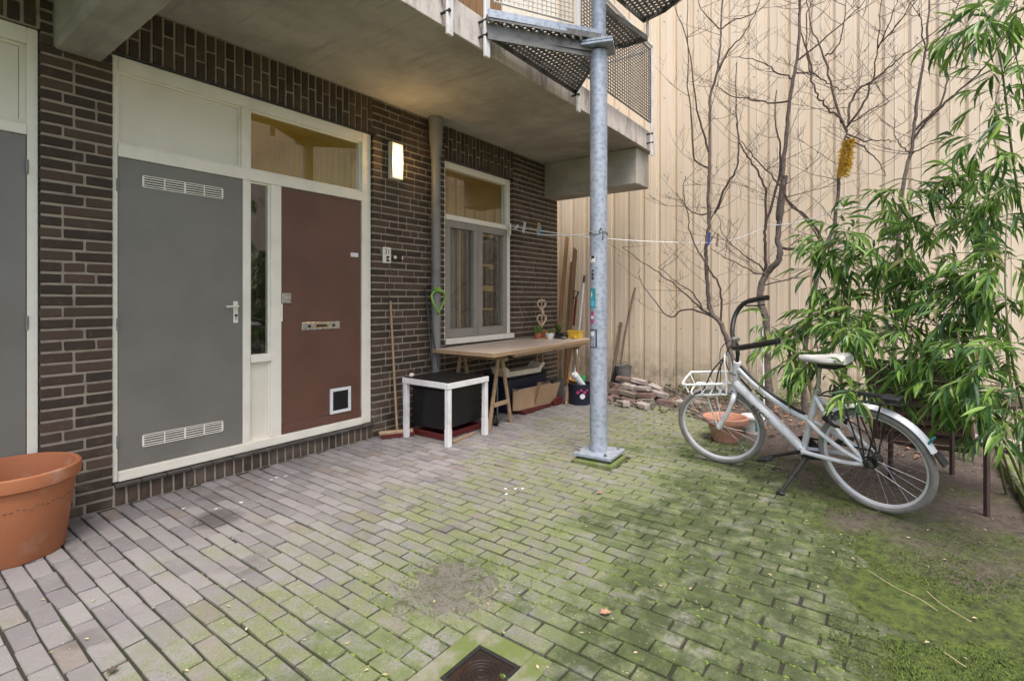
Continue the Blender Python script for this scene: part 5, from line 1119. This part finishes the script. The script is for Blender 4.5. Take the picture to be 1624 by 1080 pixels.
# ------------------------------------------------------------------ bare trees
TREES = [
  ([(6.7, -2.68, 0.41), (6.72, -2.58, 0.74), (6.69, -2.5, 1.03), (6.68, -2.46, 1.11), (6.71, -2.35, 1.24), (6.72, -2.31, 1.5), (6.69, -2.3, 1.88), (6.69, -2.3, 2.07), (6.72, -2.32, 2.31), (6.71, -2.32, 2.7), (6.68, -2.34, 3.04), (6.7, -2.34, 3.57), (6.72, -2.34, 3.95), (6.7, -2.41, 4.17), (6.68, -2.46, 4.43), (6.71, -2.47, 4.77), (6.72, -2.49, 5.14)],
   [
    [(6.7, -2.48, 1.11), (6.67, -2.49, 1.34), (6.64, -2.47, 1.55), (6.62, -2.37, 1.74), (6.59, -2.3, 1.87), (6.56, -2.23, 2.01), (6.53, -2.15, 2.22), (6.51, -2.12, 2.46), (6.48, -2.08, 2.73), (6.45, -2.11, 2.93)],
    [(6.7, -2.42, 4.2), (6.73, -2.56, 4.48), (6.76, -2.75, 4.68), (6.79, -2.89, 4.95), (6.82, -2.91, 5.1)],
    [(6.7, -2.33, 3.01), (6.67, -2.16, 3.19), (6.65, -2.13, 3.6), (6.62, -2.09, 4.29), (6.6, -2.09, 5.23)],
    [(6.7, -2.43, 1.11), (6.74, -2.23, 1.26), (6.78, -2.01, 1.45), (6.82, -1.68, 1.71), (6.86, -1.39, 1.9), (6.9, -1.06, 2.13)],
    [(6.7, -2.25, 1.25), (6.58, -2.18, 1.45), (6.47, -2.0, 1.61), (6.35, -1.8, 1.8)],
    [(6.7, -2.3, 3.2), (6.64, -2.26, 3.57), (6.58, -2.2, 3.87), (6.51, -2.14, 4.55), (6.45, -1.95, 5.21)],
    [(6.7, -2.31, 2.37), (6.74, -2.44, 2.54), (6.78, -2.53, 2.77), (6.82, -2.6, 2.93)],
    [(6.7, -2.41, 2.5), (6.68, -2.54, 2.79), (6.66, -2.65, 2.95), (6.64, -2.7, 3.27), (6.62, -2.67, 3.75), (6.6, -2.68, 4.25)],
    [(6.7, -2.43, 1.12), (6.74, -2.18, 1.23), (6.78, -1.95, 1.24), (6.82, -1.77, 1.15), (6.86, -1.45, 1.49), (6.9, -1.31, 1.73)],
    [(6.7, -2.27, 2.45), (6.58, -2.18, 2.48), (6.47, -2.08, 2.6), (6.35, -2.04, 2.71)],
    [(6.7, -2.48, 4.77), (6.58, -2.31, 4.96), (6.45, -2.26, 5.1)],
    [(6.7, -2.47, 4.77), (6.74, -2.62, 4.85), (6.78, -2.83, 4.87), (6.82, -3.02, 5.01)],
   ]),
  ([(6.85, -2.99, 0.3), (6.87, -2.97, 0.58), (6.84, -2.97, 1.09), (6.83, -2.91, 1.35), (6.86, -2.91, 1.55), (6.87, -2.97, 1.71), (6.84, -3.09, 1.84), (6.84, -3.12, 2.0), (6.87, -3.09, 2.16), (6.86, -3.15, 2.61), (6.83, -3.17, 2.85), (6.85, -3.09, 2.34), (6.87, -3.16, 3.1), (6.85, -3.2, 3.55), (6.83, -3.26, 4.0), (6.86, -3.31, 4.28), (6.87, -3.32, 4.75), (6.84, -3.33, 4.96)],
   [
    [(6.85, -2.95, 1.68), (6.81, -2.96, 2.01), (6.78, -2.97, 2.26), (6.74, -2.98, 2.63), (6.71, -2.9, 2.93), (6.67, -2.77, 3.15), (6.64, -2.7, 3.36), (6.6, -2.68, 3.59)],
    [(6.85, -2.95, 2.32), (6.88, -3.09, 2.81), (6.91, -3.11, 3.23), (6.94, -3.05, 3.55), (6.97, -3.05, 3.95)],
    [(6.85, -3.33, 4.19), (6.82, -3.55, 4.34), (6.78, -3.79, 4.5), (6.75, -3.97, 4.64)],
    [(6.85, -3.31, 4.08), (6.9, -3.45, 4.03), (6.95, -3.59, 3.9), (7.0, -3.74, 3.79), (7.05, -3.8, 3.87)],
    [(6.85, -3.55, 1.98), (6.78, -3.43, 2.3), (6.71, -3.24, 2.5), (6.64, -3.13, 2.74), (6.57, -2.93, 3.01), (6.5, -2.76, 3.26)],
    [(6.85, -3.27, 4.0), (6.79, -3.1, 4.08), (6.72, -3.01, 4.17), (6.66, -2.8, 4.3), (6.6, -2.62, 4.35)],
    [(6.85, -3.22, 3.72), (6.88, -2.98, 3.79), (6.91, -2.75, 3.9), (6.94, -2.48, 4.03), (6.97, -2.35, 4.22)],
    [(6.85, -2.98, 1.55), (6.82, -3.14, 1.61), (6.78, -3.32, 1.64), (6.75, -3.5, 1.66)],
    [(6.85, -3.44, 4.02), (6.92, -3.39, 4.34), (6.98, -3.31, 4.63), (7.05, -3.3, 5.02)],
    [(6.85, -2.98, 1.7), (6.76, -2.88, 1.7), (6.67, -2.7, 1.81), (6.59, -2.53, 1.91), (6.5, -2.41, 2.01)],
    [(6.85, -2.94, 1.68), (6.8, -2.89, 1.81), (6.75, -2.78, 1.89), (6.7, -2.65, 2.02), (6.65, -2.52, 2.18), (6.6, -2.48, 2.41)],
    [(6.85, -3.15, 2.62), (6.97, -3.44, 2.67)],
   ]),
  ([(6.5, -3.41, 0.51), (6.52, -3.4, 0.65), (6.49, -3.47, 1.21), (6.48, -3.53, 1.58), (6.51, -3.59, 1.88), (6.52, -3.68, 2.13), (6.49, -3.72, 2.37), (6.49, -3.74, 2.71), (6.52, -3.73, 2.71), (6.51, -3.76, 2.92), (6.48, -3.81, 3.15)],
   [
    [(6.5, -3.81, 3.16), (6.46, -3.74, 3.33), (6.43, -3.63, 3.45), (6.39, -3.57, 3.56), (6.36, -3.5, 3.75), (6.32, -3.46, 4.09), (6.29, -3.47, 4.44), (6.25, -3.52, 4.57)],
    [(6.5, -3.78, 3.28), (6.53, -3.67, 3.68), (6.56, -3.6, 4.06), (6.59, -3.48, 4.41), (6.62, -3.43, 4.77)],
    [(6.5, -3.82, 3.22), (6.47, -3.94, 3.39), (6.45, -4.03, 3.64), (6.42, -4.08, 3.95), (6.4, -4.11, 4.43)],
    [(6.5, -3.83, 3.24), (6.53, -3.83, 3.44), (6.57, -3.91, 3.61), (6.6, -4.08, 3.73), (6.63, -4.27, 3.88), (6.67, -4.46, 4.03), (6.7, -4.66, 4.18)],
    [(6.5, -4.08, 3.98), (6.32, -4.17, 4.11), (6.15, -4.24, 4.27)],
    [(6.5, -4.12, 4.04), (6.38, -4.22, 4.11), (6.25, -4.38, 4.27)],
    [(6.5, -3.61, 4.04), (6.56, -3.74, 4.16), (6.62, -3.8, 4.64)],
    [(6.5, -3.59, 1.93), (6.47, -3.49, 2.18), (6.45, -3.35, 2.38), (6.42, -3.27, 2.5), (6.4, -3.14, 2.73)],
    [(6.5, -3.86, 3.11), (6.57, -3.98, 2.97), (6.63, -4.08, 2.84), (6.7, -4.14, 2.69)],
    [(6.5, -3.86, 3.15), (6.38, -3.96, 3.02), (6.27, -4.11, 2.97), (6.15, -4.24, 2.9)],
    [(6.5, -3.85, 3.21), (6.38, -3.98, 3.3), (6.25, -4.17, 3.32)],
   ]),
  ([(6.9, -4.22, 0.81), (6.92, -4.24, 1.35), (6.89, -4.25, 2.02), (6.88, -4.29, 2.6), (6.91, -4.37, 3.01), (6.92, -4.4, 3.42), (6.89, -4.45, 3.76), (6.89, -4.49, 4.14), (6.92, -4.51, 4.53)],
   [
    [(6.9, -4.38, 3.11), (6.86, -4.57, 3.34), (6.82, -4.74, 3.49), (6.78, -4.9, 3.63), (6.73, -5.02, 3.84), (6.69, -5.11, 4.15), (6.65, -5.13, 4.19)],
    [(6.9, -4.38, 3.16), (6.93, -4.59, 3.41), (6.96, -4.66, 3.66), (6.99, -4.62, 3.91), (7.02, -4.56, 4.04)],
    [(6.9, -4.49, 3.99), (6.87, -4.63, 4.14), (6.83, -4.72, 4.34), (6.8, -4.79, 4.43)],
    [(6.9, -4.37, 2.96), (6.97, -4.27, 3.07), (7.03, -4.22, 3.2), (7.1, -4.23, 3.38)],
    [(6.9, -4.47, 4.02), (6.73, -4.45, 4.16), (6.55, -4.41, 4.3)],
    [(6.9, -4.37, 2.93), (6.82, -4.47, 2.97), (6.73, -4.58, 2.98), (6.65, -4.65, 2.9)],
   ]),

]
TL = ['bare multi-stemmed young tree nearest the steel column', 'bare tree with the thickest kinked grey trunk behind the handlebar', 'bare forked tree with gold tinsel wrapped round its trunk', 'slim bare tree rising behind the bamboo']
def tree(i, trunk, brs, r0):
    t = thing('bare_tree', TL[i], 'tree', (trunk[0][0], trunk[0][1], 0), group='bare young trees in front of the ribbed wall')
    off = Vector((trunk[0][0], trunk[0][1], 0)); rnd_ = random.Random(40 + i)
    T_ = [Vector((trunk[0][0] + .02, trunk[0][1] - .01, .0))] + [Vector(p) for p in trunk]; P_ = [p - off for p in spline(T_, 5)]; n = len(P_)
    m = MB(); m.tube([p + Vector((rnd_.gauss(0, .004), rnd_.gauss(0, .004), 0)) for p in P_], [r0 * (1 - .72 * k / n) * (1.25 if k < 3 else 1) * rnd_.uniform(.94, 1.06) for k in range(n)], 9); m.build('trunk', MT['bark'], t, True)
    tw = MB(); tips = []
    pool = [q + off for q in P_]
    for b in brs:
        b = [Vector(q) for q in b]; st0 = min(pool, key=lambda q: (q - b[0]).length)
        if (st0 - b[0]).length > .01: b = ([st0] + b) if (st0 - b[0]).length > .12 else [st0] + b[1:]
        pool += [q for q in spline(b, 3)]
        Q = [p - off + Vector((rnd_.gauss(0, .006), rnd_.gauss(0, .006), rnd_.gauss(0, .006))) for p in spline(b, 5)]; k = len(Q); L = sum((Q[j + 1] - Q[j]).length for j in range(k - 1)); rb = min(r0 * .42, .005 + .0068 * L)
        m = MB(); m.tube(Q, [max(rb * (1 - .72 * j / k), .0028) for j in range(k)], 6); m.build('branch', MT['twig'], t, True); tips.append((Q, rb))
    def twig(p, d, L, r, lvl):
        pts = [p.copy()]; q = p.copy(); d = d.normalized(); ns = 5
        for s_ in range(ns):
            d = (d + Vector((rnd_.gauss(0, .12) - .02, rnd_.gauss(0, .14), rnd_.gauss(.08, .10)))).normalized(); q = q + d * (L / ns)
            if q.x + off.x > 7.46: d.x = -abs(d.x); q.x = 7.46 - off.x
            pts.append(q.copy())
        tw.tube(pts, [max(r * (1 - .65 * s_ / ns), .0014) for s_ in range(ns + 1)], 4, cap=False)
        if lvl < 2:
            for _ in range(rnd_.choice((1, 2, 2, 3))):
                j = rnd_.randrange(1, ns); sd2 = Vector((rnd_.gauss(0, .4), rnd_.choice((-1, 1)) * rnd_.uniform(.6, 1), rnd_.uniform(.1, .8))); twig(pts[j], (d * .6 + sd2), L * rnd_.uniform(.35, .6), r * .6, lvl + 1)
    for (Q, rb) in tips + [(P_[n // 4:], r0 * .4)]:
        k = len(Q)
        for _ in range(max(3, int(k * .24))):
            j = rnd_.randrange(max(1, k // 6), k); sd2 = Vector((rnd_.gauss(-.1, .5), rnd_.choice((-1, 1)) * rnd_.uniform(.5, 1), rnd_.uniform(-.1, .8))); twig(Q[j], sd2, rnd_.uniform(.25, .75), rnd_.uniform(.0026, .0042), 0)
    tw.build('twigs', MT['twig'], t, kind='stuff'); return t
for i, (tr_, br_) in enumerate(TREES): tree(i, tr_, br_, (.034, .048, .032, .028)[i])
m = MB(); rnd_ = random.Random(3)
for i in range(900):
    a = rnd_.uniform(0, 6.28); z = rnd_.uniform(2.70, 3.08); q = (z - 2.70) / .38; rr = .035 + .03 * math.sin(math.pi * min(1, q * 1.1)); c = Vector((6.44 + .02 * q, -3.775 - .055 * q, z)); p = c + Vector((math.cos(a), math.sin(a), 0)) * rr * rnd_.uniform(.0, .7)
    t = Vector((math.cos(a), math.sin(a), rnd_.uniform(-.9, .3))).normalized() * rnd_.uniform(.025, .06); s2 = t.cross(Vector((rnd_.random(), rnd_.random(), 1))).normalized() * .004; m.add([p - s2, p + s2, p + t + s2, p + t - s2], [(0, 1, 2, 3)])
tag(m.build('tinsel', MT['gold']), 'bunch of gold tinsel tied round a tree trunk', 'tinsel')
m = MB(); m.tube([(6.28, -3.05, .03), (6.32, -3.02, 1.10)], .010, 8); tag(m.build('white_stake', MT['pot_white']), 'thin white stake standing upright behind the bicycle frame', 'stake')
# ------------------------------------------------------------------ clothesline and pegs
def cordline(name, pts, sag, lab, r=.0058):
    m = MB(); out = []
    for a, b_ in zip(pts, pts[1:]):
        a, b_ = Vector(a), Vector(b_)
        for k in range(12): t = k / 12; p = a.lerp(b_, t); p.z -= sag * 4 * t * (1 - t); out.append(p)
    out.append(Vector(pts[-1])); m.tube(out, r, 5); return tag(m.build(name, MT['cord']), lab, 'cord')
cordline('clothesline', [(5.62, .04, 2.37), (4.03, -2.10, 1.965)], .05, 'white clothesline from the window frame to the steel column')
cordline('clothesline', [(5.62, .045, 2.40), (6.66, -2.30, 2.10), (6.82, -3.0, 2.29), (6.44, -3.72, 2.36), (4.72, -4.95, 2.22)], .06, 'white clothesline from the window frame past the trees into the bamboo')
m = MB(); m.tube([(.078 * math.cos(R(a)) + 3.985, .078 * math.sin(R(a)) - 2.165, 1.955 + .012 * math.sin(a)) for a in range(0, 380, 20)], .004, 6); m.tube(spline([(3.915, -2.21, 1.96), (3.89, -2.24, 1.99), (3.90, -2.25, 1.93), (3.915, -2.235, 1.89)], 4), .006, 6); tag(m.build('cord_knot', MT['galv_dark']), 'knotted cord tied round the steel column', 'cord')
def peg(loc, rot, mat, lab):
    t = thing('clothes_peg', lab, 'clothes peg', loc, rot, 'clothes pegs on the line'); t.scale = (2.0, 2.0, 1.6)
    for s_ in (-1, 1):
        m = MB(); m.bar((s_ * .003, 0, .02), (s_ * .009, 0, -.055), .012, .006, (1, 0, 0)); m.bar((s_ * .003, 0, .02), (s_ * .006, 0, .045), .012, .006, (1, 0, 0)); m.build('prong', mat, t)
    m = MB(); m.tube([(-.011, 0, .012), (.011, 0, .012)], .004, 6); m.build('spring', MT['chrome'], t)
def on(t_): return Vector((5.62, .04, 2.37)).lerp(Vector((4.03, -2.10, 1.965)), t_) - Vector((0, 0, .05 * 4 * t_ * (1 - t_)))
peg((5.60, -.0, 2.35), (0, 0, .7), MT['peg'], 'white clothes peg hanging at the window frame end of the line')
peg((5.66, -.06, 2.375), (0, 1.2, .3), MT['peg'], 'white clothes peg lying sideways next to the window frame')
peg((5.72, -.15, 2.375), (0, .5, .3), MT['peg'], 'pale tilted clothes peg third from the window frame')
peg((5.80, -.33, 2.365), (0, .55, .3), MT['orange'], 'orange clothes peg on the line above the light blue one')
peg((5.78, -.36, 2.325), (0, .6, .3), MT['cyan'], 'light blue clothes peg hanging below the orange one')
peg((6.60, -2.36, 2.15), (.1, -.2, .3), MT['blue'], 'dark blue clothes peg on the line at a tree trunk')
peg((6.60, -2.46, 2.13), (.1, .05, .3), MT['plank_dark'], 'brown wooden clothes peg right of the dark blue one')
# ------------------------------------------------------------------ bamboo
CL = [(4.82, -4.14, 2.18), (4.81, -4.29, 2.21), (4.79, -4.44, 2.21), (4.77, -4.57, 2.21), (4.74, -4.7, 2.21), (4.58, -4.82, 2.13), (4.91, -4.26, 2.06), (4.66, -4.43, 2.01), (4.67, -4.62, 1.97), (4.4, -4.75, 1.91), (4.86, -4.37, 1.91), (4.74, -4.54, 1.84), (4.56, -3.79, 1.75), (4.54, -3.94, 1.77), (4.52, -4.07, 1.71), (4.5, -4.22, 1.66), (4.49, -4.37, 1.61), (4.45, -4.49, 1.54), (4.8, -3.94, 1.88), (4.7, -4.14, 1.55), (4.58, -4.32, 1.44), (4.37, -4.54, 1.39), (4.47, -4.67, 1.58), (4.29, -4.77, 1.64), (4.65, -3.91, 1.61), (4.63, -3.55, 1.14), (4.24, -3.71, 1.03), (4.42, -3.77, 1.2), (4.39, -3.91, 1.28), (4.28, -3.91, 1.08), (4.37, -4.04, 1.28), (4.18, -3.79, 0.88), (4.32, -3.64, 0.92), (4.56, -4.13, 1.37), (4.27, -4.08, 1.11), (4.29, -4.1, 0.81), (4.33, -4.32, 1.14), (4.19, -4.47, 1.06), (4.17, -4.61, 1.16), (4.01, -4.73, 1.11), (4.06, -4.63, 0.95), (3.87, -4.71, 0.89), (4.06, -4.46, 0.89), (4.3, -4.28, 0.91), (3.85, -4.69, 0.75), (4.05, -4.62, 0.78), (4.4, -4.42, 1.22), (4.17, -4.78, 1.32), (4.26, -4.56, 1.29), (4.38, -4.22, 1.2), (4.24, -4.36, 1.0), (4.23, -4.69, 1.41), (4.13, -4.55, 0.82), (4.26, -4.74, 3.06), (4.17, -4.78, 2.74), (4.33, -4.66, 3.13), (4.39, -4.58, 3.14), (4.15, -4.75, 2.45), (4.32, -4.64, 2.38), (4.16, -4.76, 2.23), (4.24, -4.71, 2.64), (4.04, -4.77, 3.06), (4.26, -4.74, 2.06), (4.71, -4.65, 1.89), (4.63, -4.73, 1.88), (5.03, -4.27, 2.02), (4.4, -3.85, 1.81), (4.46, -4.12, 1.71), (4.51, -4.28, 1.79), (4.37, -4.39, 1.54), (4.57, -3.86, 1.9), (4.88, -4.16, 1.66), (4.39, -4.56, 1.47), (4.32, -4.53, 1.59), (4.05, -4.67, 1.58), (4.67, -3.83, 1.48), (4.21, -3.78, 0.97), (4.53, -3.88, 1.24), (4.41, -3.96, 1.31), (4.13, -3.98, 1.22), (4.28, -4.0, 1.2), (4.04, -4.01, 0.79), (4.32, -4.32, 1.17), (3.87, -4.61, 1.12), (3.92, -4.59, 0.99), (4.34, -4.45, 0.85), (4.27, -4.17, 0.77), (3.79, -4.73, 0.77), (4.17, -4.57, 0.75), (4.24, -4.44, 1.1), (4.2, -4.49, 1.37), (4.41, -4.76, 1.39), (4.25, -4.6, 0.68), (4.36, -3.52, 1.05), (4.65, -3.41, 1.16), (4.6, -3.69, 1.27), (4.66, -3.93, 1.49), (4.65, -3.74, 1.61)]
bam = thing('bamboo', 'leafy green bamboo clump arching over the bicycle saddle', 'bamboo', (4.9, -5.0, 0)); bo = Vector((4.9, -5.0, 0))
CU = [[(5.1, -4.95, 0), (4.98, -4.82, 1.2), (4.80, -4.55, 2.05), (4.78, -4.30, 2.28), (4.80, -4.12, 2.25)], [(4.9, -5.05, 0), (4.6, -4.95, 1.2), (4.36, -4.80, 2.2), (4.27, -4.72, 2.9), (4.33, -4.62, 3.3), (4.42, -4.52, 3.35)], [(5.0, -4.85, 0), (4.75, -4.65, .9), (4.55, -4.3, 1.5), (4.52, -4.0, 1.78), (4.56, -3.8, 1.80)],
      [(4.75, -4.95, 0), (4.42, -4.65, .75), (4.30, -4.25, 1.12), (4.33, -3.9, 1.22), (4.45, -3.6, 1.15)], [(4.5, -5.05, 0), (4.15, -4.82, .7), (4.02, -4.74, 1.1), (4.05, -4.72, 1.5), (4.2, -4.75, 2.0)], [(4.95, -4.9, 0), (4.7, -4.7, .7), (4.45, -4.5, 1.15), (4.35, -4.35, 1.3)], [(5.2, -5.1, 0), (4.9, -5.0, 1.4), (4.55, -4.9, 2.4), (4.3, -4.78, 3.0)]]
CPT = []
for c in CU:
    S = spline(c, 8); m = MB(); k = len(S); m.tube([p - bo for p in S], [.009 * (1 - .72 * j / k) for j in range(k)], 7)
    m.build('culm', MT['culm'], bam, True); CPT += S[k // 3:]
lf = MB(); lv_ = [(0, 0, 0), (.2, .42, .01), (.2, -.42, .01), (.45, .5, .0), (.45, -.5, .0), (.75, .30, -.05), (.75, -.30, -.05), (1, 0, -.14), (.2, 0, -.015), (.45, 0, -.03), (.75, 0, -.075)]
lfac = [(0, 8, 1), (0, 2, 8), (1, 8, 9, 3), (8, 2, 4, 9), (3, 9, 10, 5), (9, 4, 6, 10), (5, 10, 7), (10, 6, 7)]
LM = []
for k, (ln, wd) in enumerate(((.150, .021), (.125, .018), (.10, .0155), (.170, .022))):
    q = MB(); cv = (1.0, 2.2, 1.4, 3.0)[k]; q.add([(p[0] * ln * (1 - .06 * (cv - 1) * p[0]), p[1] * wd, (p[2] * cv - (.05 * p[0] ** 2 if k == 3 else 0)) * ln) for p in lv_], lfac); LM.append(q)
LME = [q.mesh('leaf', MT['leaf']) for q in LM]
rb_ = random.Random(11); leaves = []; st_ = MB()
for ci, c in enumerate(CL):
    c = Vector(c); near = min(CPT, key=lambda p: (p - c).length + max(0, p.z - c.z) * .6); mid = near.lerp(c, .5) + Vector((0, 0, .04))
    st_.tube([p - bo for p in spline([near, mid, c], 4)], [.0032] * 5 + [.002] * 4, 4, cap=False)
    for tw_ in range(rb_.choice((5, 6, 6, 7))):
        d = Vector((rb_.gauss(-.15, .55), rb_.gauss(.15, .6), rb_.gauss(.05, .35))).normalized(); q = c.copy(); pts = [q.copy()]; L = rb_.uniform(.10, .24); ns = 6; cnt = 0
        for s_ in range(ns):
            d = (d + Vector((0, 0, -.10)) + Vector((rb_.gauss(0, .08), rb_.gauss(0, .08), 0))).normalized(); q = q + d * (L / ns); pts.append(q.copy())
            if s_ >= 1:
                sidev = d.cross(Vector((0, 0, 1)));
                for sg in ((-1, 1) if s_ >= 4 else (rb_.choice((-1, 1)),)):
                    ld = (d * rb_.uniform(.5, 1.0) + sidev.normalized() * sg * rb_.uniform(.25, .9) + Vector((0, 0, rb_.uniform(-.75, .12)))).normalized(); leaves.append((q.copy(), ld, rb_.randrange(4)))
        leaves.append((q.copy(), (d + Vector((0, 0, -.25))).normalized(), rb_.choice((0, 3))))
        st_.tube([p - bo for p in pts], .0013, 4, cap=False)
st_.build('twigs', MT['culm'], bam, kind='stuff')
leaves.sort(key=lambda l: (l[0] - CAMP).length); foli = MB()
for i, (p, d, k) in enumerate(leaves):
    s_ = d.cross(Vector((0, 0, 1)));
    if s_.length < .05: s_ = Vector((1, 0, 0))
    s_.normalize(); s_ = (s_ + d.cross(s_) * rb_.gauss(0, .45)).normalized(); n_ = s_.cross(d) * -1; n_ = d.cross(s_)
    mm = Matrix((d, s_, n_)).transposed().to_4x4()
    if (mm.to_3x3() @ Vector((0, 0, 1))).z < 0: mm = Matrix((d, -s_, -n_)).transposed().to_4x4()
    mm = mm @ Matrix.Scale(rb_.uniform(.6, 1.25), 4); mm.translation = p - bo
    if i < 300:
        o = bpy.data.objects.new('leaf', LME[k]); col.objects.link(o); o.parent = bam; o.matrix_local = mm
    else: foli.add([mm @ Vector(v) for v in LM[k].v], LM[k].f)
foli.build('foliage', MT['leaf'], bam, kind='stuff')
